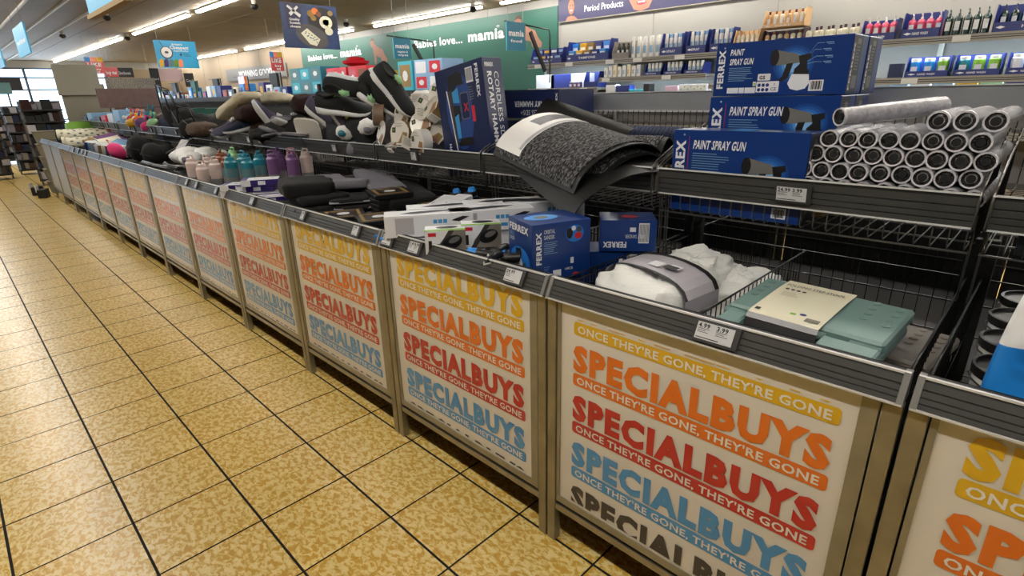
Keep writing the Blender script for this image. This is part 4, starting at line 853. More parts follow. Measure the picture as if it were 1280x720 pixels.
# ================================================================ SHOES on the upper tier
def sneaker(label, loc, rot, body='knit', acc='mint', s=1.0, grp='sneakers heaped on the upper tier'):
    t = thing('sneaker', label, 'shoe', loc, rot, grp); t.scale = (s, s, s)
    # stations along the shoe: x, half width, sole bottom z, sole top z, upper top z
    st = [(-.150, .020, .022, .046, .070), (-.140, .036, .006, .048, .104), (-.11, .043, .0, .046, .106), (-.07, .042, .0, .042, .088), (-.03, .040, .0, .038, .098), (.01, .042, .0, .035, .092), (.05, .047, .0, .033, .074), (.09, .050, .002, .032, .060), (.125, .043, .008, .034, .050), (.148, .024, .018, .036, .042)]
    def loft(lo, hi, wf, m, n=14, name=''):
        mb = MB(); vs = []
        for q in st:
            x, w_ = q[0], q[1]; z0, z1 = lo(q), hi(q)
            for k in range(n):
                a = 2*math.pi*k/n; c, s_ = math.cos(a), math.sin(a)
                vs.append((x, w_*wf(s_)*math.copysign(abs(c)**.7, c), (z0+z1)/2+(z1-z0)/2*math.copysign(abs(s_)**.75, s_)))
        fs = [(i*n+k, (i+1)*n+k, (i+1)*n+(k+1) % n, i*n+(k+1) % n) for i in range(len(st)-1) for k in range(n)]+[tuple(range(n)), tuple(range(len(st)*n-1, (len(st)-1)*n-1, -1))]
        return mb.add(vs, fs, m, True)
    so = loft(lambda q: q[2], lambda q: q[3], lambda s_: 1.08, 'sole').build('sole', t)
    MB().box(-.12, -.085, -.036, .036, .004, .026, acc, bev=.01).build('heel_insert', so)
    u = loft(lambda q: q[3]-.014, lambda q: q[4], lambda s_: 1-.46*max(0, s_)**1.5, body, 18); up_ = u.build('upper', t)
    # opening
    mb = MB(); vs = []
    for k in range(14): a = 2*math.pi*k/14; vs.append((-.085+.050*math.cos(a), .025*math.sin(a), .098+.008*abs(math.cos(a))))
    mb.tube([vs[i % 14] for i in range(15)], .006, body, 6); mb.add([(x, y, z+.001) for x, y, z in vs], [tuple(range(14))], 'dark'); mb.build('collar', t)
    mb = MB(); mb.tube([(-.045, 0, .100), (-.025, 0, .112), (0.0, 0, .100)], [.014, .016, .012], acc, 8); mb.build('tongue', t)
    mb = MB()
    for k in range(5):
        x = -.005+.017*k; z = .096-.0085*k*.95; mb.tube([(x-.004, -.018, z-.008), (x, 0, z+.003), (x+.004, .018, z-.008)], .0026, body if acc != 'lime' else 'sole', 5)
    mb.build('laces', t)
    mb = MB()
    for sgn in (1, -1):
        mb.tube([(.01, sgn*.040, .040), (.04, sgn*.036, .052), (.075, sgn*.044, .038)], .0016, 'sole', 4); mb.tube([(-.06, sgn*.038, .045), (-.03, sgn*.037, .058), (.0, sgn*.035, .062)], .0016, acc, 4)
    mb.build('side_stripe', up_)
CR, CU, CF = rt.copy(), up.copy(), fw.copy()
def pose(ang, upv, toward=0.0):
    """toe direction at an angle (degrees) in the shelf's front view, top of the shoe along upv"""
    fx, fz, fy = Vector((.62, -.78, 0)), Vector((0, 0, 1)), Vector((-.78, -.62, 0))
    x = (fx*math.cos(R(ang))+fz*math.sin(R(ang))+fy*toward).normalized(); z = fx*upv[0]+fz*upv[1]+fy*upv[2]
    z = (z-x*z.dot(x)).normalized(); y = z.cross(x); return Matrix((x, y, z)).transposed().to_euler()
sneaker('dark sneaker with mint tongue standing highest, toe pointing down to the right', (.60, 1.60, 1.44), pose(-50, (.75, .6, .45)), s=1.0)
sneaker('dark sneaker lying with its white sole upward, left of the highest one', (.60, 1.93, 1.51), pose(-14, (.1, -.6, 1.0)), s=1.08)
sneaker('dark sneaker with thick white sole below the one on its side', (.59, 2.07, 1.345), pose(-4, (.05, 1, .35)), s=1.12)
sneaker('dark sneaker with mint heel tucked below the highest pair', (.66, 1.80, 1.375), pose(-28, (.2, .9, .2)), s=1.0)
sneaker('dark sneaker sole edge behind the highest one', (.70, 1.75, 1.46), pose(-60, (-.7, .4, .2)), s=1.05)
sneaker('lilac grey sneaker with lime accents, heel up, at the left of the heap', (.64, 2.38, 1.285), pose(-36, (.5, .8, .6)), 'lilac', 'lime', 1.12)
sneaker('lilac grey sneaker with lime heel beside the white sock balls', (.63, 2.16, 1.265), pose(-58, (.6, .4, .7)), 'lilac', 'lime', .95)
sneaker('navy slipper shoe with white sole rim, left front of the fleece', (.62, 3.72, 1.20), (R(0), R(10), R(170)), 'navyf', 'sole', 1.1, 'shoes and slippers around the fleece')
sneaker('lilac slipper with white sole standing upright under the fleece', (.64, 3.38, 1.28), (R(20), R(-60), R(150)), 'lilac', 'sole', 1.1, 'shoes and slippers around the fleece')
sneaker('lilac grey slipper at the front left under the fleece', (.60, 4.0, 1.17), (R(-20), R(8), R(200)), 'lilac', 'sole', 1.15, 'shoes and slippers around the fleece')
sneaker('grey shoe right of the upright lilac slipper', (.68, 3.03, 1.24), (R(10), R(-20), R(190)), 'greyc', 'sole', 1.0, 'shoes and slippers around the fleece')
def pile(name, label, cat, size, loc, rz, m, amp=.03, fq=8, grp=None, sq=2.6, rx=0, ry=0, fold=0, seed=None, res=22):
    o = blob(size, amp, seed if seed is not None else int(loc[1]*37) % 50, res, max(10, res*2//3), sq, 0, m, fq, fold).build(name, None, loc, (R(rx), R(ry), R(rz))); return tag(o, label, cat, grp)
for i, (x, y, z, l) in enumerate(((.60, 2.10, 1.20, 'white and teal pair at the rail'), (.60, 1.90, 1.235, 'white ribbed pair right of the teal one'), (.72, 1.80, 1.33, 'white pair below the highest sneaker'), (.80, 1.62, 1.40, 'white pair at the back of the heap'), (.60, 1.98, 1.14, 'grey pair low behind the rail'))):
    t = thing('sock_ball', 'rolled socks, '+l, 'socks', (x, y, z), (R(20*i), 0, R(40*i)), 'rolled sock balls')
    blob((.13, .10, .09), .014, i, 18, 12, 2.2, 0, 'white' if i < 4 else 'greyc', 18, .004).build('sock_roll', t); blob((.05, .05, .04), .004, i+3, 10, 8, 2.2, 0, ['teal', 'greyc', 'greyc', 'white', 'ink'][i], 9).build('sock_toe', t).location = (-.045, -.02, .02)
for i, (x, y, w_) in enumerate(((.72, 2.15, .55), (.74, 1.65, .5), (.72, 3.1, .6), (.74, 3.9, .7), (.74, 4.9, .8), (.74, 5.9, .8))):
    pile('clothing_heap', ['dark heap of goods under the sneakers', 'dark heap of goods under the tape rolls', 'dark heap of goods right of the fleece', 'dark heap of goods under the fleece', 'dark heap of goods under the bags', 'dark heap of goods under the green crate'][i], 'clothes', (.34, w_, .26 if i else .34), (x+.03, y, 1.055), 0, ['knit', 'greyc', 'blackc', 'brownf', 'blackc', 'navyf'][i], .05, 7, 'heaps filling the upper tier', 3)
pile('fleece_blanket', 'thick cream fleece folded over the slippers, arching over a dark gap', 'blanket', (.26, .82, .11), (.70, 3.98, 1.33), -3, 'fleece', .035, 5, rx=-13, sq=3, res=30, seed=5)
pile('fleece_blanket', 'right end of the cream fleece, smaller roll', 'blanket', (.2, .30, .09), (.78, 3.42, 1.40), 10, 'fleece', .03, 7, seed=9)
pile('fur_slipper', 'maroon furry slipper inside the fold of the fleece', 'slipper', (.22, .32, .14), (.66, 3.66, 1.27), 0, 'maroon', .03, 12)
pile('fur_slipper', 'dark brown furry slipper right of the fleece', 'slipper', (.2, .26, .14), (.80, 2.98, 1.33), 0, 'maroon', .03, 12)
pile('quilted_mat', 'brown patterned quilted mat hanging over the upper rail left of the fleece', 'mat', (.24, .42, .13), (.58, 4.62, 1.13), 0, 'brownf', .02, 14)
pile('black_garment', 'black garment bulging over the rail by the grey packs', 'garment', (.2, .26, .09), (.58, 3.26, 1.15), 0, 'blackc', .03, 9)
for i, (x, y, z, rz) in enumerate(((.58, 3.05, 1.185, 10), (.60, 2.88, 1.19, -15), (.58, 2.72, 1.20, 20), (.62, 3.2, 1.22, 0), (.60, 2.62, 1.24, 40))):
    t = thing('garment_pack', 'flat garment pack behind the upper rail, '+['below the grey shoe', 'second from left', 'third, beside the lilac sneaker', 'leftmost', 'upright white tag'][i], 'pack', (x, y, z), (R(6*i-8), R(5 if i < 4 else 70), R(rz)), 'flat garment packs on the upper tier')
    blob((.16, .20, .022), .006, i, 16, 8, 5, 0, 'greyc' if i < 4 else 'paper', 9).build('fabric', t); MB().box(-.05, .05, -.06, .04, .021, .023, 'paper').build('label_card', t)
# bags and toys further along
for i, (x, y, z, s) in enumerate(((.66, 5.25, 1.12, 1.1), (.72, 5.65, 1.14, 1.2), (.64, 5.0, 1.10, .8))):
    t = thing('handbag', 'dark handbag with thin looped handles, '+['nearest the brown quilted mat', 'tallest, left of the other two', 'smallest, on top of the brown mat'][i], 'bag', (x, y, z), (0, R(-10), R(15*i)), 'dark handbags on the upper tier')
    blob((.18, .34*s, .24*s), .03, 20+i, 18, 12, 3, 0, 'blackc', 6).build('bag_body', t); MB().tube([(-.07, -.12*s, .20*s), (-.08, -.10*s, .36*s), (-.08, .06*s, .40*s), (-.07, .12*s, .20*s)], .006, 'black', 6).build('handle', t); MB().tube([(-.09, .02, .24*s), (-.10, -.14, .05)], .003, 'wirel', 5).build('zip_pull', t)
t = thing('crate', 'green plastic crate behind the dark handbags', 'crate', (.98, 5.9, 1.16)); mb = MB()
for a, b, c, d in ((-.2, .2, -.45, -.44), (-.2, .2, .44, .45), (-.2, -.19, -.44, .44), (.19, .2, -.44, .44)): mb.box(a, b, c, d, 0, .2, 'green')
mb.box(-.19, .19, -.44, .44, 0, .01, 'green'); mb.build('crate_body', t); MB().box(-.212, -.2, -.47, .47, .185, .205, 'green').build('rim', t)
toy = [('orange and white', 'orange', .62, 6.9, 1.20), ('teal', 'teal', .66, 6.55, 1.24), ('purple', 'purp', .60, 6.75, 1.17), ('yellow', 'yelp', .58, 7.05, 1.16), ('mint green', 'mint', .62, 6.35, 1.17), ('red', 'redp', .64, 7.3, 1.2), ('light blue', 'sky', .66, 7.6, 1.2), ('pink', 'hotpink', .60, 6.52, 1.13)]
for l, c, x, y, z in toy:
    t = thing('toy', 'small '+l+' toy figure among the toys on the upper tier', 'toy', (x, y, z), (R(20), 0, R(y*90)), 'toys on the upper tier')
    blob((.10, .14, .10), .01, int(y*9), 12, 9, 2.2, 0, c, 9).build('toy_body', t); MB().tube([(0, .05, .08), (0, .09, .13), (0, .05, .16), (0, .02, .12)], .012, c, 6).build('loop', t); blob((.05, .05, .05), .004, 3, 10, 8, 2.2, 0, 'offw', 9).build('face', t).location = (-.04, -.03, .05)
for i, (y, z, c, w_, h) in enumerate(((7.2, 1.05, 'black', .3, .16), (7.6, 1.05, 'navyd', .3, .2), (8.0, 1.05, 'sky', .32, .3), (8.4, 1.05, 'offw', .3, .25), (8.85, 1.05, 'redp', .3, .22), (9.3, 1.05, 'black', .4, .2), (9.8, 1.05, 'sky', .35, .25), (6.6, 1.05, 'kraft', .3, .12), (6.2, 1.05, 'navyf', .3, .14), (10.2, 1.05, 'black', .3, .2))):
    carton('plain_carton', 'carton on the far upper tier, '+['black one below the red toy', 'dark navy one below the blue toy', 'light blue one beside the grey boards', 'white one next to the light blue', 'red one', 'wide black one', 'light blue one near the row end', 'brown one under the toys', 'navy one under the mint toy', 'last black one at the row end'][i], MB().box(-w_/2, w_/2, 0, .3, 0, h, c, bev=.003), (.60, y, z), -90, 'cartons on the far upper tier')
t = thing('insulating_board', 'tall pale grey board standing on the far bins', 'board', (.76, 11.0, 1.15), (0, 0, R(0))); MB().box(-.30, .30, 0, .04, .42, .90, 'greyb', bev=.004).build('upper_board', t); MB().box(-.26, .36, .05, .09, -.02, .60, 'greyb', bev=.004).build('lower_board', t); MB().box(-.25, .35, .055, .085, -1.15, -.02, 'greyb').build('leg_board', t)
t = thing('felt_board', 'wide mauve board leaning behind the toys', 'board', (1.28, 10.2, 1.16), (0, 0, 0)); MB().box(-.44, .42, 0, .05, .20, .50, 'mauve', bev=.004).build('upper_board', t); MB().box(-.25, .42, .01, .06, .02, .195, 'mauve', bev=.004).build('lower_board', t)

# ================================================================ LOWER BASKETS from the third bin on
def folded(label, loc, rz, m, size, grp, rx=0, ry=0, seed=1, name='folded_garment'):
    o = blob((size[0], size[1], size[2]*.9), .022, seed, 36, 18, 6.5, 0, m, 9, .003).build(name, None, loc, (R(rx), R(ry), R(rz))); tag(o, label, 'garment', grp); return o
g = 'black folded garments'
for i, (x, y, z, rz, s, l) in enumerate(((.12, 1.80, .965, -18, (.26, .32, .085), 'topmost, overhanging to the left'), (.14, 1.72, .925, -10, (.26, .30, .06), 'second from the top'), (.12, 1.72, .875, -14, (.28, .32, .065), 'third from the top'), (.13, 1.74, .82, -12, (.28, .34, .065), 'lowest visible at the rail'), (.05, 1.98, .86, 10, (.16, .20, .05), 'small bulge left of the stack'), (.16, 1.76, .70, 0, (.3, .4, .13), 'at the bottom of the stack'))):
    folded('black folded garment, '+l, (x+.05, y+.02, z), rz, 'blackc', s, g, seed=i+2)
for i, (x, y, z) in enumerate(((.30, 1.62, .93), (.31, 1.60, .90), (.30, 1.62, .87), (.31, 1.60, .84))):
    t = thing('garment_pack', 'flat grey carded pack right of the black garments, '+['topmost', 'second', 'third', 'lowest'][i], 'pack', (x, y, z), (0, 0, R(-25)), 'grey carded packs in the lower basket'); blob((.22, .24, .028), .004, i, 18, 8, 5, 0, 'blackc', 9).build('fabric', t); MB().box(-.105, .105, -.118, .02, .008, .016, 'sleeve', bev=.001).build('label_card', t)
folded('light grey folded garment lying over the packs', (.42, 1.86, .955), -30, 'greyc', (.26, .34, .06), 'grey folded garments', rx=-6, seed=31)
folded('lilac grey folded garment, long one sloping to the right', (.56, 1.72, .96), -15, 'greyc', (.20, .50, .05), 'grey folded garments', rx=10, seed=32)
folded('dark grey folded garment under the sloping lilac one', (.55, 1.55, .89), -15, 'blackc', (.30, .50, .09), 'grey folded garments', rx=3, seed=33)
folded('grey patterned folded garment behind the black stack', (.38, 2.04, .94), -20, 'greyc', (.24, .26, .08), 'grey folded garments', seed=34)
folded('dark folded garment filling the rear of the third bin', (.6, 2.1, .80), 0, 'blackc', (.4, .6, .18), 'grey folded garments', seed=35)
def purple_box(label, loc, rz):
    mb = MB(); mb.box(-.10, .10, -.065, .065, 0, .034, 'purpb', bev=.001); o = (-.1, -.065, 0); mb.plate(o, X_, Z_, .0, .0, .05, .034, 'offw'); mb.plate(o, X_, Z_, .09, .006, .13, .028, 'offw'); mb.plate((-.1, -.065, .034), X_, Y_, .0, .0, .2, .13, 'offw'); mb.disc((-.1, -.065, .034), X_, Y_, .12, .065, .06, .03, 'sleeve', .001); mb.disc((-.1, -.065, .034), X_, Y_, .12, .065, .045, .02, 'offw', .0014); mb.plate((-.1, -.065, .034), X_, Y_, .0, .0, .03, .13, 'purpb', .001)
    o = mb.build('purple_white_box', None, loc, (0, 0, R(rz))); tag(o, label, 'box', 'purple and white flat boxes')
for i, (x, y, z, rz) in enumerate(((.15, 2.36, .965, -28), (.14, 2.40, .928, -34), (.13, 2.33, .89, -25), (.03+.07, 2.55, .925, -40), (.10, 2.58, .888, -30), (.12, 2.20, .885, -20), (.12, 2.45, .85, -26), (.12, 2.25, .848, -26))):
    purple_box('purple and white flat box, '+['topmost by the black garments', 'second from the top', 'third from the top', 'left stack, upper', 'left stack, lower', 'lower right edge under the garments', 'buried, lower left', 'buried, lower right'][i], (x, y, z), rz)
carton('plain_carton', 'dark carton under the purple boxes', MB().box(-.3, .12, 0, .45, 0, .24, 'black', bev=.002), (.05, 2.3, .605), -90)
def bottle(label, loc, cap, body, band, s=1.0, grp='insulated drinks bottles'):
    t = thing('drinks_bottle', label, 'bottle', loc, group=grp); t.scale = (s, s, s); t.rotation_euler = (0, 0, loc[1]*7)
    MB().lathe([(.036, 0), (.038, .004), (.038, .175), (.034, .19)], 18, body).build('bottle_body', t); MB().lathe([(.0385, .06), (.0385, .12)], 18, band).build('printed_band', t)
    MB().lathe([(.038, .180), (.039, .188), (.039, .215), (.030, .228), (.028, .245), (.024, .250)], 18, cap).build('cap', t); MB().tube([(.022, 0, .246), (.018, 0, .268), (-.018, 0, .268), (-.022, 0, .246)], .006, cap, 6).build('carry_loop', t)
gb = 'insulated drinks bottles'
bl = [('blush pink, tallest at the left front', 'pinkp', 'pinkp', 'bandg', .10, 3.44, .865), ('blush pink, right of the tallest pink one', 'pinkp', 'pinkp', 'bandg', .085, 3.18, .845), ('blush pink, behind the left pink one', 'pinkp', 'pinkp', 'bandg', .20, 3.42, .865), ('blush pink, behind the right pink one', 'pinkp', 'pinkp', 'bandg', .19, 3.24, .86),
      ('brown capped, left one', 'brownp', 'teald', 'bandg', .26, 3.30, .90), ('brown capped, right one', 'brownp', 'teald', 'bandg', .22, 3.08, .885), ('teal capped, front left', 'teal', 'teald', 'bandg', .16, 2.84, .905), ('teal capped, front right', 'teal', 'teald', 'bandg', .22, 2.72, .905), ('teal capped, behind the front left one', 'teal', 'teald', 'bandg', .28, 2.94, .91), ('teal capped, behind the front right one', 'teal', 'teald', 'bandg', .33, 2.80, .91),
      ('purple capped, front left', 'purp', 'purp', 'bandg', .36, 2.66, .92), ('purple capped, front right', 'purp', 'purp', 'bandg', .42, 2.50, .92), ('purple capped, rear', 'purp', 'purp', 'bandg', .46, 2.80, .92), ('pink capped, between the purple ones', 'hotpink', 'pinkp', 'bandg', .48, 2.64, .925), ('sage green capped, behind the brown ones', 'mint', 'teald', 'bandg', .38, 3.40, .9), ('pink capped, rear right', 'pinkp', 'pinkp', 'bandg', .52, 2.52, .925)]
for l, c, b, d, x, y, z in bl: bottle('drinks bottle, '+l, (x, y, z-.06), mat('cap_pink', '#b97f92', .4) if c == 'hotpink' else c, b, d, 1.0, gb)
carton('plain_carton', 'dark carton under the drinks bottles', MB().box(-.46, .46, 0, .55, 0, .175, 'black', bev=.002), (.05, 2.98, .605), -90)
for i, (x, y, z) in enumerate(((.30, 4.25, .93), (.38, 4.45, .95), (.44, 4.20, .95), (.28, 4.05, .93), (.36, 4.62, .91))):
    t = thing('work_glove', 'white work glove pair, '+['front one above the pink bottles', 'leftmost of the big two', 'rear one', 'lowest, touching the pink bottles', 'small one at the far side'][i], 'gloves', (x, y, z), (0, 0, R(50*i)), 'white work gloves'); blob((.17, .20, .12), .02, i+40, 16, 12, 2.4, 0, 'white', 10).build('palm', t)
    MB().tube([(-.05, -.08, .06), (-.08, -.12, .07), (-.09, -.15, .05)], [.022, .02, .012], 'white', 7).tube([(.0, -.09, .06), (-.01, -.14, .07), (-.01, -.17, .05)], [.022, .02, .012], 'white', 7).build('fingers', t); MB().box(-.01, .05, .06, .10, .05, .09, 'greyc', bev=.008).build('cuff', t)
for i, (x, y, z, s) in enumerate(((.24, 5.45, .88, .26), (.22, 4.95, .87, .22), (.40, 5.2, .86, .2))):
    t = thing('round_pouch', 'black round pouch, '+['biggest, beside the hot pink pouch', 'nearest the wire frames', 'rear one'][i], 'pouch', (x, y, z), group='black round pouches'); blob((s*.8, s*1.1, s), .01, i+9, 20, 14, 2.2, 0, 'blackc', 6).build('pouch_body', t); MB().tube([(-.06, -.02, s*.8), (-.12, -.1, s*.6), (-.05, -.16, s*.5)], .004, 'ink', 5).build('cord', t)
t = thing('pink_pouch', 'hot pink pointed pouch beside the black round pouch', 'pouch', (.13, 5.78, .90), (R(0), R(-20), R(20))); blob((.10, .24, .18), .012, 3, 16, 12, 2, 0, 'hotpink', 7).build('pouch_body', t); MB().tube([(0, .04, .15), (.0, .06, .21), (0, .03, .2)], .004, 'hotpink', 5).build('loop', t)
for i, (x, y, z, rz) in enumerate(((.10, 4.15, .925, 12), (.16, 4.3, .92, -6), (.10, 4.6, .92, 4), (.20, 3.9, .93, 30))):
    t = thing('folding_tripod', 'thin black folded tripod stand lying by the gloves, '+['nearest the rail', 'second', 'farthest left', 'crossing under the gloves'][i], 'tripod', (x, y, z), (0, 0, R(rz)), 'black folded tripods'); MB().tube([(0, -.2, 0), (0, .2, .02)], .008, 'black', 6).build('leg', t); MB().tube([(.02, -.2, .01), (.01, .2, .03)], .007, 'wirel', 6).build('leg', t); MB().box(-.015, .03, -.22, -.19, 0, .03, 'black', bev=.004).build('head', t)
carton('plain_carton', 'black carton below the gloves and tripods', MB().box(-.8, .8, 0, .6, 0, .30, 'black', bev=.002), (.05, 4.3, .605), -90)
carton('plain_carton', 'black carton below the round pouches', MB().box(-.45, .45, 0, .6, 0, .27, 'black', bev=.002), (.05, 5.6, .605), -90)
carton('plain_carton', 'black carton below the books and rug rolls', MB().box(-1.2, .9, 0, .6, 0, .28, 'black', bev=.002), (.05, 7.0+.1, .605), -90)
t = thing('hang_tag', 'grey square tag sticking up above the gloves', 'tag', (.42, 4.75, 1.06), (R(50), 0, R(-80))); MB().box(-.07, .07, -.06, .06, 0, .004, 'sleeve').build('card_sheet', t); MB().tube([(-.25, -.12, .0), (.25, .16, 0)], .006, 'wirel', 5).build('stick', t)
for i in range(24):
    y = 6.15+i*.062; c = ['offw', 'kraft', 'sky', 'purp', 'offw', 'navyp', 'cream', 'sleeve'][i % 8]
    t = thing('thin_book', 'thin upright %s book, %s' % (['white', 'tan', 'blue', 'purple', 'pale', 'navy', 'cream', 'grey'][i % 8], ['%s of its colour from the near end' % q for q in ('first', 'second', 'third')][i//8]), 'book', (.10+.02*(i % 3), y, .89), (R(20+4*(i % 4)), 0, R(-3)), 'thin books in the lower basket')
    MB().box(0, .15, -.006, .006, 0, .11+.01*(i % 4), c).build('cover', t); MB().box(.004, .146, -.004, .004, .002, .113+.01*(i % 4), 'white').build('pages', t)
for i, (x, y, z) in enumerate(((.30, 7.0, .98), (.36, 7.3, 1.0), (.28, 7.5, .96), (.40, 6.7, .96))):
    t = thing('magazine_bundle', 'stack of magazines above the thin books, '+['nearer', 'tilted tan one', 'farther', 'blue topped one'][i], 'magazines', (x, y, z), (R(15), R(-10), R(20*i)), 'magazine bundles')
    for k in range(3): MB().box(-.11, .11, -.15, .15, k*.014, k*.014+.012, ['kraft', 'sky', 'cream', 'purp'][(i+k) % 4], bev=.002).build('magazine', t)
def rug(label, loc, rz, ry, L=.62):
    t = thing('rug_roll', label, 'rug', loc, (0, R(ry), R(rz)), 'cream patterned rug rolls'); rm = Matrix.Rotation(R(90), 4, 'Y'); r = .075
    MB().lathe([(r*.25, .0), (r*.5, .004), (r*.55, -.004), (r*.8, .004), (r*.85, -.004), (r, .004), (r, L), (r*.3, L)], 20, 'cream', mtx=rm).build('rolled_rug', t)
    mb = MB()
    for i in range(9):
        for a in (60, 110, 160, 210):
            x = .06+i*.065; aa = R(a+(i % 2)*20); p = Vector((x, r*1.01*math.cos(aa), r*1.01*math.sin(aa))); n = Vector((0, math.cos(aa), math.sin(aa))); tt = Vector((0, -math.sin(aa), math.cos(aa)))
            mb.disc(p, X_, tt, 0, 0, .02, .011, ['pgrey', 'teald', 'inkd'][i % 3], .001 if Vector(X_).cross(tt).dot(n) > 0 else -.001, 8)
    mb.build('pattern', t)['kind'] = 'stuff'
rug('cream patterned rug roll lying highest, above the books', (.12, 8.95, 1.03), -12, 2, .62); rug('cream patterned rug roll, left and behind the highest', (.10, 9.4, 1.02), -10, 0, .5); rug('cream patterned rug roll, lower front', (.08, 8.6, .94), -8, 0, .5); rug('cream patterned rug roll, lower left', (.10, 9.1, .93), -10, 0, .5)
t = thing('lime_cushion', 'lime green flat cushion behind the rug rolls', 'cushion', (.45, 9.7, 1.02), (R(20), 0, 0)); blob((.4, .5, .12), .02, 4, 16, 10, 3, 0, 'limeb', 5).build('cushion_body', t); MB().box(-.2, .2, -.26, -.24, .02, .09, 'purpb').build('trim_band', t)

# ================================================================ WALL SHELVING beyond the bins
SX = 5.0
def edge_tags(par, ys, z, x):
    for y in ys: MB().box(x-.012, x-.004, y-.06, y+.06, z-.050, z-.004, 'eink').build('price_tag', par)
t = thing('wall_shelving', 'long grey wall shelving full of toiletries beyond the bins', 'shelving', (0, 0, 0))
MB().box(5.44, 5.49, -4, 4.72, 0, 1.84, 'shelf').build('back_panel', t)
for y in (-4, -2, -.0, 2.0, 3.46, 4.70): MB().box(5.38, 5.44, y-.02, y+.02, 0, 1.9, 'shelfl').build('upright', t)
def shelf(y0, y1, z, x=SX, tags=()):
    mb = MB(); mb.box(x+.01, 5.44, y0, y1, z-.03, z, 'shelf'); mb.box(x-.002, x+.012, y0, y1, z-.055, z+.004, 'shelfl'); mb.box(x-.004, x+.0, y0, y1, z-.036, z-.030, 'raildark'); mb.box(x-.004, x+.0, y0, y1, z-.020, z-.014, 'raildark')
    s = mb.build('shelf', t); edge_tags(s, tags, z, x)
shelf(-4, 4.70, 1.82, tags=(4.5, 3.95, 3.3, 2.9, 2.35, 0.0-.18, -.95)); shelf(2.02, 3.46, 1.61, tags=(3.35, 2.5)); shelf(-4, 1.98, 1.50, tags=(.12, -.8)); shelf(3.48, 4.70, 1.50, tags=(3.7, 4.4)); shelf(-4, 3.46, 1.40); shelf(3.48, 4.7, 1.15); shelf(-4, 3.46, 1.05); shelf(-4, 4.7, .6); shelf(-4, 4.7, .15)
# LED bars under the shelves light the products below
for y0, y1, z in ((-3.9, 1.9, 1.775), (3.5, 4.6, 1.775), (-3.9, 1.9, 1.458), (2.1, 3.4, 1.57)): MB().box(5.06, 5.09, y0, y1, z, z+.012, mat('shelf_led', '#dff4ff', .4, emit=26)).build('led_bar', t)
def case(label, y0, y1, z, h, col, side=.8, x=SX+.02, d=.20, name='display_case', txt=None, grp='display cases on the wall shelves', front=.35):
    """open fronted cardboard tray: low front, sloped sides; y0 > y1"""
    mb = MB(); th = .006; f = h*front
    mb.box(x, x+th, y1, y0, z, z+f, col); mb.box(x+d-th, x+d, y1, y0, z, z+h, col); mb.box(x, x+d, y1, y0, z, z+.004, col)
    for a in (y0-th, y1): mb.add([(x, a, z), (x+d, a, z), (x+d, a, z+h), (x+d*.25, a, z+h), (x, a, z+f), (x, a+th, z), (x+d, a+th, z), (x+d, a+th, z+h), (x+d*.25, a+th, z+h), (x, a+th, z+f)], [(0, 1, 2, 3, 4), (9, 8, 7, 6, 5), (0, 4, 9, 5), (4, 3, 8, 9), (3, 2, 7, 8)], col)
    if txt: mb.text(txt, (x, y0, z), U, Z_, (y0-y1)*.3, f*.35, f*.3, 'offw', (y0-y1)*.4, .02); mb.shape((x, y0, z), U, Z_, [(.02, f*.5), (.05, f*.65), (.08, f*.5), (.05, f*.35)], 'offw')
    o = mb.build(name); return tag(o, label, 'case', grp)
def btl(label, x, y, z, r, h, col, cap, grp, style=0, name='toiletry_bottle'):
    key = (r, h, col, cap, style)
    if key not in _tc:
        a = MB(); b = MB()
        if style == 0: a.lathe([(r*.9, 0), (r, .004), (r, h*.72), (r*.75, h*.80), (r*.45, h*.82)], 10, col); b.lathe([(r*.48, h*.81), (r*.50, h), (r*.4, h)], 8, cap); 
        elif style == 1: a.lathe([(r*.9, 0), (r, .004), (r, h*.66), (r*.6, h*.76), (r*.35, h*.78)], 10, col); b.lathe([(r*.3, h*.77), (r*.3, h*.86), (r*.14, h*.87), (r*.14, h*.97)], 8, cap); b.tube([(0, 0, h*.97), (-r*.9, 0, h*.985), (-r*1.1, 0, h*.95)], r*.16, cap, 5)
        else: a.lathe([(r*.95, 0), (r, .003), (r, h*.78), (r*.9, h*.82)], 10, col); b.lathe([(r*.88, h*.82), (r*.88, h*.98), (r*.7, h)], 10, cap)
        a.box(-r*1.02, -r*.8, -r*.55, r*.55, h*.2, h*.55, 'offw' if col not in ('white',) else 'sky')
        _tc[key] = (a, b)
    a, b = _tc[key]; kk = ('bm',)+key
    t_ = thing(name, label, 'bottle', (x, y, z), group=grp)
    if kk in shared: 
        for nm, me in shared[kk]: o = bpy.data.objects.new(nm, me); C.objects.link(o); o.parent = t_
    else: shared[kk] = [('bottle_body', a.build('bottle_body', t_).data), ('cap', b.build('cap', t_).data)]
z = 1.822; side = ['left', 'right']; nth2 = ['first', 'second', 'third', 'fourth', 'fifth', 'sixth', 'seventh', 'eighth', 'ninth', 'tenth']
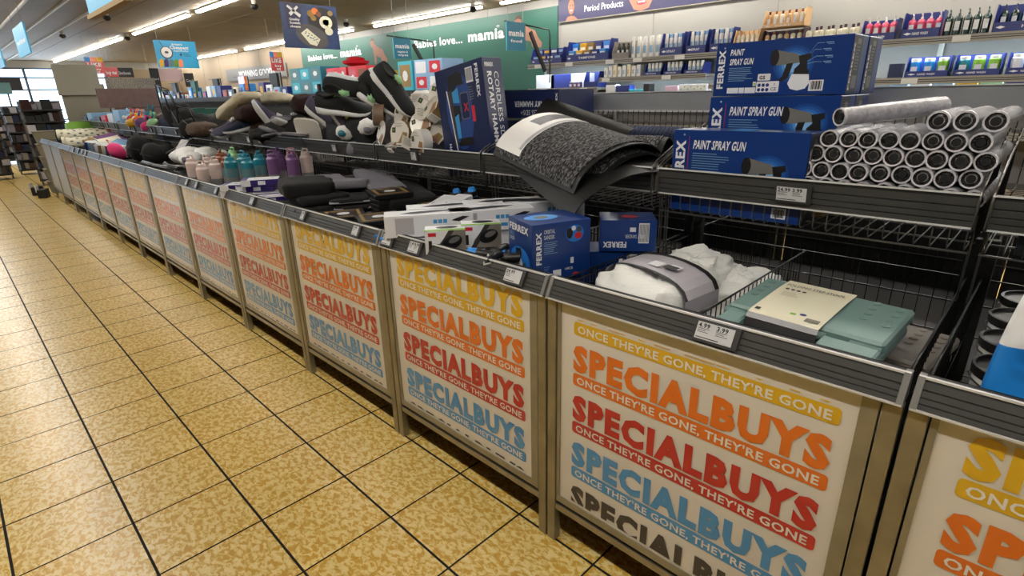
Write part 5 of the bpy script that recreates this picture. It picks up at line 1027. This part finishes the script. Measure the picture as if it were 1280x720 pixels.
# top shelf, from the left end to the right
case('navy case of small boxes at the left end of the top wall shelf', 4.66, 4.10, z, .20, 'navyp', txt='DAILY')
for i in range(4):
    for j in range(2): carton('small_pack', 'small navy and pale pack in the leftmost case, %s row, %s' % (['front', 'rear'][j], nth2[i]), MB().box(-.055, .055, 0, .07, .0, .10+.09*j, 'navyp', bev=.002).plate((-.055, 0, 0), X_, Z_, .01, .06+.08*j, .10, .09+.08*j, ['sky', 'yelp', 'offw', 'sky'][i]), (SX+.04+.085*j, 4.58-.13*i, z+.006), -90, 'small packs in the leftmost case', cat='pack')
case('purple and white slanted case of tampon boxes on the top wall shelf', 4.02, 3.34, z, .25, 'navyp', txt='TAMPONS')
for i in range(5):
    for j in range(2): carton('small_pack', 'small %s box in the purple slanted case, %s row, %s from left' % (['blue', 'yellow', 'tan', 'navy', 'blue'][i], ['front', 'rear'][j], nth2[i]), MB().box(-.05, .05, 0, .07, .0, .13+.09*j, ['btblue', 'yelp', 'kraft', 'navyp', 'btblue'][i], bev=.002).plate((-.05, 0, 0), X_, Z_, .015, .05+.07*j, .085, .10+.07*j, 'offw'), (SX+.04+.085*j, 3.95-.125*i, z+.006), -90, 'boxes in the purple case', cat='pack')
MB().add([(SX+.018, 3.34, z), (SX+.018, 3.62, z), (SX+.018, 3.34, z+.26)], [(0, 1, 2)], 'navyp')
case('brown card case of small black bottles on the top wall shelf', 3.29, 3.04, z, .20, 'greypl')
for i in range(3): btl('small black dropper bottle in the brown case, '+nth2[i], SX+.09, 3.23-.065*i, z+.006, .024, .17, 'black', 'black', 'black bottles in the brown case', 0)
for i in range(9): btl('white spray can standing loose on the top wall shelf, '+nth2[i]+' from left', SX+.05+.05*(i % 2), 3.0-.043*i, z, .021, .23, 'white', 'white', 'loose white cans on the top wall shelf', 2)
for c, (a, b) in enumerate(((2.62, 2.34), (2.30, 2.06), (2.02, 1.78))):
    case('navy case of white deodorant cans, %s of three on the top wall shelf' % nth2[c], a, b, z, .24, 'navyp', txt='SPRAY')
    for i in range(4): btl('white deodorant can in the %s navy case, %s from left' % (nth2[c], nth2[i]), SX+.10, a-.035-.056*i, z+.006, .022, .225, 'white', 'sky' if i % 2 else 'white', 'deodorant cans in the navy cases', 2)
case('tan card case of lotion bottles left of the two tier stack', 1.76, 1.50, z, .20, 'tan')
for i in range(5): btl('lotion bottle in the tan case, %s from left' % nth2[i], SX+.08, 1.73-.05*i, z+.006, .02, .18, 'creamb', 'tan', 'lotion bottles in the tan case', 0)
for tier in range(2):
    case('two tier case of cream bottles with purple rims, '+['lower', 'upper'][tier]+' tier', 1.47, 1.08, z+.185*tier, .17, 'wineb' if tier == 0 else 'tan', front=.22, txt='CARE')
    for i in range(6): btl('cream bottle in the two tier case, %s tier, %s from left' % (['lower', 'upper'][tier], nth2[i]), SX+.08, 1.43-.062*i, z+.006+.185*tier, .022, .15, 'creamb' if i % 3 else 'tan', ['wineb', 'brownp'][i % 2], 'cream bottles in the two tier case', 0)
    MB().box(SX+.016, SX+.019, 1.1, 1.3, z+.19, z+.21, 'sky')
for i in range(9): btl('cream shampoo bottle with wine red cap, %s from left in the row' % nth2[i], SX+.06+.05*(i % 2), 1.03-.052*i, z, .026, .165, 'creamb', 'wineb', 'cream shampoo bottles', 0)
case('navy case of pink bottles, left of two on the top wall shelf', .57, .30, z, .18, 'navyp', txt='HAND WASH')
case('navy case of pink bottles, right of two on the top wall shelf', .26, -.02, z, .21, 'navyp', txt='HAND WASH')
for c, a in enumerate((.53, .20)):
    for i in range(4): btl('pink pump bottle in the %s case, %s from left' % (side[c], nth2[i]), SX+.09, a-.064*i, z+.006, .031, .19, 'pinkb', 'offw', 'pink pump bottles', 1)
for i in range(5): btl('dark green pump bottle between the pink and the last case, %s' % nth2[i], SX+.08, -.06-.062*i, z, .030, .20, 'darkb', 'darkb', 'dark pump bottles', 1)
case('navy case of dark bottles at the right end of the top wall shelf', -.36, -.95, z, .21, 'navyp', txt='HAND WASH')
for i in range(8): btl('dark green pump bottle in the rightmost case, %s from left' % nth2[i], SX+.10, -.41-.066*i, z+.006, .028, .20, 'darkb', 'darkb', 'dark pump bottles in the right case', 1)
# second shelf right: glowing blue and green packs
z = 1.502
for c, (a, b) in enumerate(((.17, -.14), (-.17, -.48), (-.51, -.82))):
    case('wide navy case on the second wall shelf, %s from left, of blue and green packs' % nth2[c], a, b, z, .17, 'navyp', txt='HAND WASH', front=.30)
    for i in range(3): btl('clear hand wash bottle in the %s wide navy case, %s' % (nth2[c], nth2[i]), SX+.09, a-.055-.10*i, z+.006, .042, .15, [['btblue', 'btblue', 'greenp'], ['teal', 'greenp', 'greenp'], ['offw', 'btblue', 'greenp']][c][i], 'white', 'hand wash bottles in wide cases', 2)
carton('small_pack', 'dark navy pack left of the wide navy cases', MB().box(-.05, .05, 0, .1, 0, .12, 'navyd'), (SX+.03, .25, z), -90, cat='pack')
for i in range(12): carton('small_pack', 'small pale pack on the third wall shelf, %s, %s' % (['right part', 'far right part'][i//6], nth2[i % 6]+' from left'), MB().box(-.07, .07, 0, .1, 0, .052, ['sky', 'offw', 'sky', 'yelp', 'mint', 'navyp'][i % 6]), (SX+.03, .2-.16*i, 1.402), -90, 'pale packs on the third wall shelf', cat='pack')
# second shelf middle
z = 1.612
for i in range(8): carton('small_pack', 'slim white upright pack on the middle wall shelf, %s from left' % nth2[i], MB().box(-.027, .027, 0, .08, 0, .12+.01*(i % 3), ['white', 'offw', 'cream'][i % 3], bev=.002).plate((-.027, 0, 0), X_, Z_, .008, .03, .03, .08, ['sleeve', 'sky', 'tan'][i % 3]), (SX+.03, 3.38-.068*i, z), -90, 'slim white packs', cat='pack')
for c in range(3):
    case('low navy case of white tubes on the middle wall shelf, %s from left' % nth2[c], 2.82-.26*c, 2.59-.26*c, z, .12, 'navyp', txt='CREAM')
    for i in range(4): btl('white tube in the low navy case %s from left, %s' % (nth2[c], nth2[i]), SX+.08, 2.78-.26*c-.05*i, z+.006, .02, .135, 'white', 'offw', 'white tubes in low cases', 2)
for i, (y, w_, h, c_, l) in enumerate(((3.30, .14, .12, 'offw', 'white one at the left'), (3.12, .20, .11, 'navyp', 'navy one'), (2.93, .24, .06, 'aqua', 'flat aqua one in front'), (2.78, .08, .12, 'ink', 'black one'), (2.45, .16, .09, mat('print_pale_pink', '#d0b0c8', .5), 'pale pink one'), (2.18, .34, .10, 'offw', 'wide white dotted one at the right'))):
    mb = MB(); mb.box(-w_/2, w_/2, 0, .12, 0, h, c_, bev=.002)
    if i == 5:
        for q in range(8): mb.disc((-w_/2, 0, 0), X_, Z_, .03+.04*q, .05+.02*(q % 2), .01, .01, 'mint')
    carton('small_pack', 'pack on the low middle wall shelf, '+l, mb, (SX+.03, y, 1.402), -90, 'packs on the low middle shelf', cat='pack')
# left bay second shelf: lit white packs, blue case
z = 1.502
for i in range(3): carton('small_pack', 'pale lit pack in the left bay under the top shelf, %s from left' % nth2[i], MB().box(-.17, .17, 0, .1, 0, .18, 'offw' if i != 1 else 'navyp', bev=.003), (SX+.14, 4.5-.36*i+(.08 if i else 0), z), -90, 'packs in the left bay', cat='pack')
case('deep blue case at the right of the left bay', 3.72, 3.50, z, .19, 'navyp'); 
for i in range(3): btl('small purple jar in the left bay, '+nth2[i], SX+.06, 3.95-.07*i, z, .03, .08, 'purp', 'offw', 'purple jars', 2)

# ---- banners on the wall
def banner(name, label, y0, y1, z0, z1, m, x=5.47):
    t_ = thing(name, label, 'banner', (0, 0, 0)); MB().box(x, x+.02, y1, y0, z0, z1, m).build('board', t_); return t_, (x, y0, z0)
tb, o = banner('wall_banner', 'long green wall banner with babies and white lettering', 12.5, 4.55, 1.5, 2.60, 'green')
mb = MB()
for y, h in ((12.18, .10), (7.98, .11)):
    a = 12.5-y; mb.text('Babies love...', o, U, Z_, a, 2.27-1.5, h*1.15, 'offw', 1.35, .02)
    mb.text('mamia', o, U, Z_, a+1.50, 2.27-1.5+.005, .145, 'offw', .85, .035); mb.text('*', o, U, Z_, a+2.18, 2.40-1.5, .06, 'offw', .07, .03)
mb.build('lettering', tb)
for y in (9.35, 5.30):
    mb = MB(); S = lambda p: [(12.5-y+a*1.0, 2.02-1.5+b*1.0) for a, b in p]
    mb.shape(o, U, Z_, S([(-.05, .38), (.05, .42), (.2, .34), (.32, .30), (.38, .20), (.30, .14), (.12, .18), (.0, .26)]), 'skin', .002); mb.shape(o, U, Z_, S([(-.02, .30), (.06, .30), (.08, .12), (.05, .05), (.0, .06)]), 'skin', .0022); mb.shape(o, U, Z_, S([(.22, .20), (.36, .22), (.46, .12), (.44, .06), (.26, .08)]), 'skin', .0022)
    mb.disc(o, U, Z_, 12.5-y-.03, .52+.44, .075, .085, 'skin', .0026); mb.shape(o, U, Z_, S([(-.10, .47), (-.06, .53), (.02, .53), (.04, .47), (-.03, .49)]), 'skind', .003); mb.build('crawling_baby_print', tb)
tn, o = banner('wall_banner', 'navy wall banner reading Period Products with cropped faces', 4.53, -.5, 2.385, 2.70, 'navyb', 5.46)
mb = MB(); mb.text('Period Products', o, U, Z_, .46, .085, .075, 'offw', .62, .004); mb.build('lettering', tn); MB().box(5.455, 5.475, -.5, 4.53, 2.375, 2.385, 'frame').build('lower_molding', tn)
mb = MB(); mb.shape(o, U, Z_, [(.13, 0), (.17, .05), (.23, .06), (.29, .05), (.36, 0)], 'skin', .002); mb.disc(o, U, Z_, .235, .17, .058, .095, 'skin', .0024); mb.disc(o, U, Z_, .235, .26, .06, .05, 'skind', .0022); mb.plate(o, U, Z_, .21, .06, .26, .10, 'skind', .002); mb.disc(o, U, Z_, .215, .19, .010, .006, 'skind', .003); mb.disc(o, U, Z_, .258, .19, .010, .006, 'skind', .003); mb.disc(o, U, Z_, .235, .125, .02, .007, 'offw', .003); mb.build('face_print', tn)
mb = MB(); mb.shape(o, U, Z_, [(1.24, .03), (1.34, .0), (1.46, .03), (1.53, .16), (1.52, .30), (1.18, .30), (1.17, .14)], 'skin', .002); mb.disc(o, U, Z_, 1.35, .10, .07, .028, 'redp', .0026); mb.plate(o, U, Z_, 1.30, .10, 1.40, .115, 'offw', .003); mb.build('face_print', tn)

# ---- hanging signs
def sign(label, x0, x1, z0, z1, y, col, paint=None, wires=True, rz=0, cat='sign', name='hanging_sign'):
    t_ = thing(name, label, cat, ((x0+x1)/2, y, z0), (0, 0, R(rz)), 'signs hung from the ceiling'); w_ = (x1-x0); h = z1-z0
    MB().box(-w_/2, w_/2, 0, .012, 0, h, col).build('sign_panel', t_)
    if wires:
        for k, x in enumerate((-w_*.4, w_*.4)): MB().wire((x, .006, h), (x, .006, CEIL-z0), .0022, 'wirel').build('hanging_wire', t_)
    if paint: mb = MB(); paint(mb, (-w_/2, 0, 0), w_, h); mb.build('print', t_)
    return t_
def p_food(mb, o, w_, h):
    f = mat('food_sign_blue', '#1d3563', .45, var=.3, scale=8); mb.plate(o, X_, Z_, 0, 0, w_, h, f); mb.plate(o, X_, Z_, w_*.08, h*.42, w_*.36, h*.99, 'navyb', .0012)
    for a, b in (((.12, .93), (.33, .72)), ((.30, .93), (.15, .74))):
        p, q = Vector((a[0]*w_, a[1]*h)), Vector((b[0]*w_, b[1]*h)); d = (q-p).normalized(); n = Vector((-d.y, d.x))*.009; mb.shape(o, X_, Z_, [p+n, p-n, q-n*1.6, q+n*1.6], 'white', .0022)
    for k, s in enumerate(('Quality', 'Scottish', 'cheese')): mb.text(s, o, X_, Z_, w_*.13, h*(.62-.08*k), h*.05, 'white', w_*.18, .03, .002)
    mb.disc(o, X_, Z_, w_*.72, h*.66, w_*.27, h*.30, 'ink', .0012, 20); mb.disc(o, X_, Z_, w_*.50, h*.28, w_*.30, h*.26, 'inkd', .0014, 20, -.3)
    for cx, cy, r, c in ((.52, .80, .065, 'gold'), (.60, .86, .06, 'orange'), (.56, .70, .05, 'gold'), (.66, .80, .05, 'brownp'), (.78, .62, .12, 'cream'), (.78, .62, .06, 'gold'), (.82, .42, .075, 'cream'), (.88, .84, .05, 'kraft')): mb.disc(o, X_, Z_, w_*cx, h*cy, w_*r, w_*r*.85, c, .0018+.0003*cx)
    mb.shape(o, X_, Z_, [(w_*.30, h*.34), (w_*.42, h*.46), (w_*.64, h*.22), (w_*.56, h*.06), (w_*.44, h*.10)], 'cream', .0024)
    for k in range(14): mb.disc(o, X_, Z_, w_*(.38+.016*k), h*(.34-.012*k+.05*math.sin(k*2)), .008, .006, 'teald', .0028, 6)
sign('hanging food sign with cheese boards and a white saltire cross', 1.27, 1.81, 1.875, 2.243, 4.2, 'navyb', p_food)
def p_cheap(mb, o, w_, h):
    mb.text("Britain's", o, X_, Z_, w_*.42, h*.84, h*.07, 'white', w_*.25, .03); mb.text('Cheapest', o, X_, Z_, w_*.36, h*.70, h*.12, 'white', w_*.45, .03); mb.text('Supermarket', o, X_, Z_, w_*.44, h*.61, h*.06, 'white', w_*.36, .02); mb.text('4', o, X_, Z_, w_*.56, h*.44, h*.12, 'ink', w_*.06, .04); mb.text('YEARS', o, X_, Z_, w_*.65, h*.50, h*.04, 'ink', w_*.14, .02); mb.text('RUNNING', o, X_, Z_, w_*.67, h*.44, h*.035, 'ink', w_*.16, .02)
    mb.disc(o, X_, Z_, w_*.26, h*.56, w_*.15, w_*.155, 'inkd', .0012, 20); mb.disc(o, X_, Z_, w_*.26, h*.57, w_*.125, w_*.13, 'white', .0016, 20); mb.disc(o, X_, Z_, w_*.26, h*.57, w_*.05, w_*.03, 'inkd', .002, 8)
    mb.shape(o, X_, Z_, [(w_*.13, h*.97), (w_*.145, h*.97), (w_*.2, h*.80), (w_*.185, h*.79)], 'ink', .002)
    for k, c in enumerate(('yelp', 'purpb', 'teald', 'limeb', 'orange')): mb.shape(o, X_, Z_, [(w_*(.03+.115*k), h*.03), (w_*(.13+.115*k), h*.03), (w_*(.15+.115*k), h*.28), (w_*(.10+.115*k), h*.34), (w_*(.04+.115*k), h*.26)], c, .0022+.0002*k)
sign('hanging sky blue sign with a wall clock shaped badge reading Cheapest', 1.48, 2.05, 1.923, 2.305, 9.0, 'signb', p_cheap)
def p_like(mb, o, w_, h):
    mb.plate(o, X_, Z_, 0, h*.72, w_*.3, h, 'btblue'); mb.plate(o, X_, Z_, w_*.3, h*.72, w_*.65, h, 'orange'); mb.plate(o, X_, Z_, w_*.65, h*.72, w_, h, 'yelp'); mb.text('LIKE', o, X_, Z_, w_*.1, h*.45, h*.22, 'white', w_*.75, .04, .002); mb.text('buy', o, X_, Z_, w_*.3, h*.22, h*.12, 'white', w_*.5, .03, .002); mb.text('me', o, X_, Z_, w_*.4, h*.05, h*.10, 'white', w_*.3, .03, .002)
sign('red LIKE sign nearer the windows, left one', 1.27, 1.57, 1.99, 2.29, 13.0, 'red', p_like); sign('red LIKE sign beside the teal cartons, right one', 3.19, 3.41, 1.90, 2.2, 9.0, 'red', p_like)
def p_txt(s, c='offw', sz=.5, col2=None):
    def f(mb, o, w_, h): mb.text(s, o, X_, Z_, w_*.12, h*(.5-sz/2), h*sz*.8, c, w_*.76, .02)
    return f
sign('small red arrow sign under the left LIKE sign', 1.62, 1.86, 1.95, 2.13, 13.4, 'red', p_txt('buy me'))
sign('black sign reading Self Checkouts', 2.21, 2.72, 2.03, 2.25, 16.0, 'ink', p_txt('Self Checkouts', 'sleeve', .4)); sign('black vertical sign reading Card Only, left', 3.07, 3.28, 1.75, 2.25, 16.0, 'ink', p_txt('Card', 'sleeve', .12)); sign('black sign with pale emblem under the sky blue sign', 3.85, 4.08, 1.80, 2.14, 16.0, 'ink', p_txt('Card', 'sleeve', .2)); sign('pale pink lit panel between the two black signs', 3.30, 3.85, 1.95, 2.24, 16.1, mat('pale_pink_panel', '#cfb6bd', .6), None)
sign('small cyan sign hung along the aisle at the far left', -.73, .13, 1.90, 2.17, 6.62, 'signb', p_txt('wine', 'white', .2), rz=-90); sign('cyan sign edge at the left border', -.73, .13, 1.90, 2.17, 9.15, 'signb', p_txt('wine', 'white', .2), rz=-90)
t_ = sign('large cyan sign with wooden lower edge at the top left', -.74, .14, 1.935, 2.4, 2.92, 'signb', p_txt('Fresh', 'white', .3), rz=-90); MB().box(-.45, .45, -.012, .024, -.025, .0, 'kraft').build('wooden_edge', t_)
def p_mam(s):
    def f(mb, o, w_, h):
        mb.plate(o, X_, Z_, 0, 0, w_, h, mat('sign_deep_teal', '#0f6f8c', .45)); mb.text('mamia', o, X_, Z_, w_*.1, h*.52, h*.2, 'offw', w_*.8, .035, .002)
        for k, q in enumerate(s): mb.text(q, o, X_, Z_, w_*.2, h*(.30-.16*k), h*.10, 'offw', w_*.6, .02, .002)
    return f
sign('small teal hanging sign reading nappies and wipes, left one', 2.97, 3.22, 1.87, 2.10, 5.0, 'aqua', p_mam(('nappies &', 'wipes'))); sign('small teal hanging sign reading food, beside the navy banner', 3.08, 3.35, 1.85, 2.115, 3.2, 'aqua', p_mam(('food',)))
for i, (x, y) in enumerate(((3.35, 5.1), (3.55, 3.3))):
    t_ = thing('sign_bracket', 'black angled sign bracket '+['right of the left teal sign', 'right of the right teal sign'][i], 'bracket', (x, y, 1.55), group='black sign brackets'); MB().tube([(-.4, 0, .58), (.28, 0, .54), (.30, 0, .50), (.30, 0, 0)], .008, 'black', 6).build('frame_tube', t_); MB().box(-.02, .02, -.01, .01, 0, .45, 'black', mtx=Matrix.Translation((.22, 0, .12)) @ Matrix.Rotation(R(-32), 4, 'Y')).build('brace', t_)
tw, o = banner('wall_banner', 'grey wall banner reading Working Smokes beyond the green one', 17.5, 13.4, 1.98, 2.30, 'shelf', 5.46)
mb = MB(); mb.text('MORNING GOODS', o, U, Z_, 1.0, .08, .16, 'offw', 2.4, .03); mb.build('lettering', tw); tw['label'] = 'grey wall banner with white capitals beyond the green banner'

# ---- island shelving in the next aisle, x = 2.6
t = thing('island_shelving', 'dark island shelving in the next aisle behind the shoes', 'shelving', (0, 0, 0))
MB().box(2.62, 3.4, 3.3, 15.5, 1.44, 1.47, 'black').build('shelf', t); MB().box(2.60, 2.62, 3.3, 15.5, 1.42, 1.50, 'raildark').build('shelf_edge', t); MB().box(2.64, 3.38, 3.3, 15.5, 0, 1.44, 'dark').build('body', t); MB().box(2.62, 3.4, 3.3, 15.5, .9, .93, 'black').build('shelf', t)
for y in (3.3, 6.3, 9.3, 12.3): MB().box(2.60, 2.64, y-.02, y+.02, 0, 1.62, 'black').build('upright', t)
def shipper(label, y0, y1, z, h, col, win, n=3, m=2):
    mb = MB(); mb.box(2.66, 2.95, y1, y0, z, z+h, col, bev=.003); o = (2.66, y0, z); W = y0-y1
    for i in range(n):
        for j in range(m):
            a, b = W*(i+.12)/n, W*(i+.88)/n; c, d = h*(j+.12)/m, h*(j+.88)/m
            mb.rrect(o, U, Z_, a, c, b, d, .01, win[(i+j) % len(win)], .002); mb.disc(o, U, Z_, (a+b)/2, (c+d)/2, (b-a)*.25, (d-c)*.25, 'offw', .003, 8)
    q = mb.build('product_carton'); tag(q, label, 'carton', 'cartons on the island shelving')
shipper('teal carton with white figure prints on the island shelving', 7.20, 6.28, 1.50, .34, 'teal', ['aqua', 'teald']); shipper('red carton group right of the teal carton', 6.12, 5.62, 1.50, .30, 'redp', ['redp', 'red']); shipper('second red carton, taller, beside the shoes', 5.58, 5.15, 1.50, .30, 'redp', ['red', 'brownp'], 2, 1); shipper('yellow carton behind the top sneaker', 5.10, 4.62, 1.50, .22, 'yelp', ['yelp', 'gold'])
shipper('pale blue carton with red windows right of the top sneaker', 4.20, 3.72, 1.50, .30, 'sky', ['redp', 'offw'], 2, 2); shipper('aqua carton left of the pale blue one', 4.50, 4.24, 1.50, .30, 'aqua', ['kraft'], 1, 1); shipper('orange and yellow bag carton above the hammer carton', 3.62, 3.2, 1.47, .16, 'redp', ['redp', 'orange'], 4, 1)
t_ = thing('red_bowl', 'red bowl shaped pack on top of the red cartons', 'bowl', (2.8, 5.6, 1.80)); MB().lathe([(.06, 0), (.16, .04), (.17, .07), (.15, .07)], 16, 'redp').build('bowl_body', t_); MB().lathe([(.10, .07), (.12, .10), (.05, .12)], 12, 'red').build('lid', t_)
rnd = random.Random(3)
for i in range(30):
    y = 7.45+i*.27; h = rnd.choice([.1, .14, .18, .22]); c = ['navyp', 'sky', 'offw', 'purpb', 'green', 'ink', 'btblue', 'cream', 'navyd', 'brownp'][i % 10]
    mb = MB(); mb.box(2.66, 2.86, y-.1, y+.1, 1.472, 1.472+h, c, bev=.003); mb.plate((2.66, y+.1, 1.472), U, Z_, .04, h*.3, .14, h*.75, ['offw', 'redp', 'navyp', 'yelp'][i % 4])
    q = mb.build('product_carton'); tag(q, '%s carton on the island shelving beyond the teal one, %s' % (['navy', 'light blue', 'white', 'violet', 'green', 'black', 'bright blue', 'cream', 'dark navy', 'brown'][i % 10], ['nearest of its colour', 'middle of its colour', 'farthest of its colour'][i//10]), 'carton', 'small cartons on the island shelving')
for i in range(6):
    t_ = thing('sign_bracket', 'black angled sign holder above the island shelving, %s from the near end' % nth2[i], 'bracket', (2.7, 7.6+i*1.25, 1.47), group='black sign holders'); MB().wire((0, 0, 0), (0, 0, .34), .012, 'black').wire((0, 0, .34), (0, .6, .34), .008, 'black').build('frame_tube', t_); MB().box(-.02, .02, .1, .36, .12, .34, ['ink', 'orange', 'ink', 'green', 'ink', 'navyd'][i]).build('card', t_)

# ---- far end of the hall: racks, checkouts
def rack(label, x, y, w_, h, seed, cols):
    t_ = thing('goods_rack', label, 'rack', (x, y, 0), group='racks near the windows'); r_ = random.Random(seed)
    for px in (-w_/2, w_/2-.03): MB().box(px, px+.03, -.02, .02, 0, h, 'shelf').build('post', t_)
    MB().box(-w_/2, w_/2, .2, .22, .05, h, 'inkd').build('back_panel', t_)
    for k in range(7):
        z = .10+k*(h-.15)/6.6; MB().box(-w_/2, w_/2, -.2, .2, z, z+.025, 'raildark').build('shelf', t_); mb = MB(); xx = -w_/2+.02
        while xx < w_/2-.1: ww = r_.uniform(.05, .14); mb.box(xx, xx+ww, -.18, 0, z+.026, z+.026+r_.uniform(.09, (h-.15)/6.6-.03), r_.choice(cols)); xx += ww+.01
        q = mb.build('stock', t_); q['kind'] = 'stuff'
cl = ['greyc', 'black', 'blackc', 'brownf', 'knit', 'sleeve', 'inkd', 'greypl', 'maroon', 'knit', 'navyf']
rack('packed rack at the end of the tiled aisle, nearest the windows', .42, 15.2, .9, 1.42, 1, cl); rack('dark low rack left of the packed one', -.75, 14.5, 1.1, 1.22, 2, cl); rack('grey shelving unit just past the last bins', .35, 12.6, .6, 1.5, 3, cl)
rack('far rack under the left windows', -.2, 18.5, 1.6, 1.3, 4, cl); rack('far rack behind the mauve board', 1.9, 15.5, 1.4, 1.35, 5, cl); rack('far rack under the checkout sign', 3.0, 18, 1.6, 1.6, 6, cl); rack('far rack left of the aisle', -2.2, 17, 1.6, 1.4, 7, cl)
t_ = thing('plastic_box_stack', 'stack of clear grey plastic boxes past the last bin', 'box stack', (.15, 11.3, 0))
for k in range(5): MB().lathe([(.16, 0), (.20, .19), (.215, .20)], 4, 'greyb', mtx=Matrix.Rotation(R(45), 4, 'Z')).build('plastic_box', t_).location = (0, 0, .001+k*.205)
for i, (x, y, l) in enumerate(((-.13, 10.75, 'right'), (-.16, 11.2, 'left'), (-.72, 14.0, 'farther right'), (-.80, 14.3, 'farther left'))):
    t_ = thing('floor_price_stand', 'low dark price holder with white card on the floor, '+l, 'price stand', (x, y, 0), (0, 0, R(-20)), 'low price holders'); MB().box(-.06, .06, -.1, .1, 0, .14, 'raildark', bev=.01).build('base', t_); MB().box(-.075, -.065, -.08, .08, .10, .20, 'white').build('price_card', t_)
t_ = thing('till_screen', 'dark till screen with teal panel before the left windows', 'screen', (.55, 20, 1.72)); MB().box(-.5, .35, 0, .05, .1, .42, 'ink').build('casing', t_); MB().box(-.5, .1, -.01, 0, .0, .3, 'teald').build('panel', t_); MB().box(-.02, .02, .02, .05, -1.72, .1, 'raildark').build('stand', t_)
sign('metallic grey garland panel under the checkout sign', 1.9, 2.9, 1.72, 1.98, 15.0, mat('glitter', '#77736c', .3, .8, var=.9, scale=60, bump=1, bscale=60))
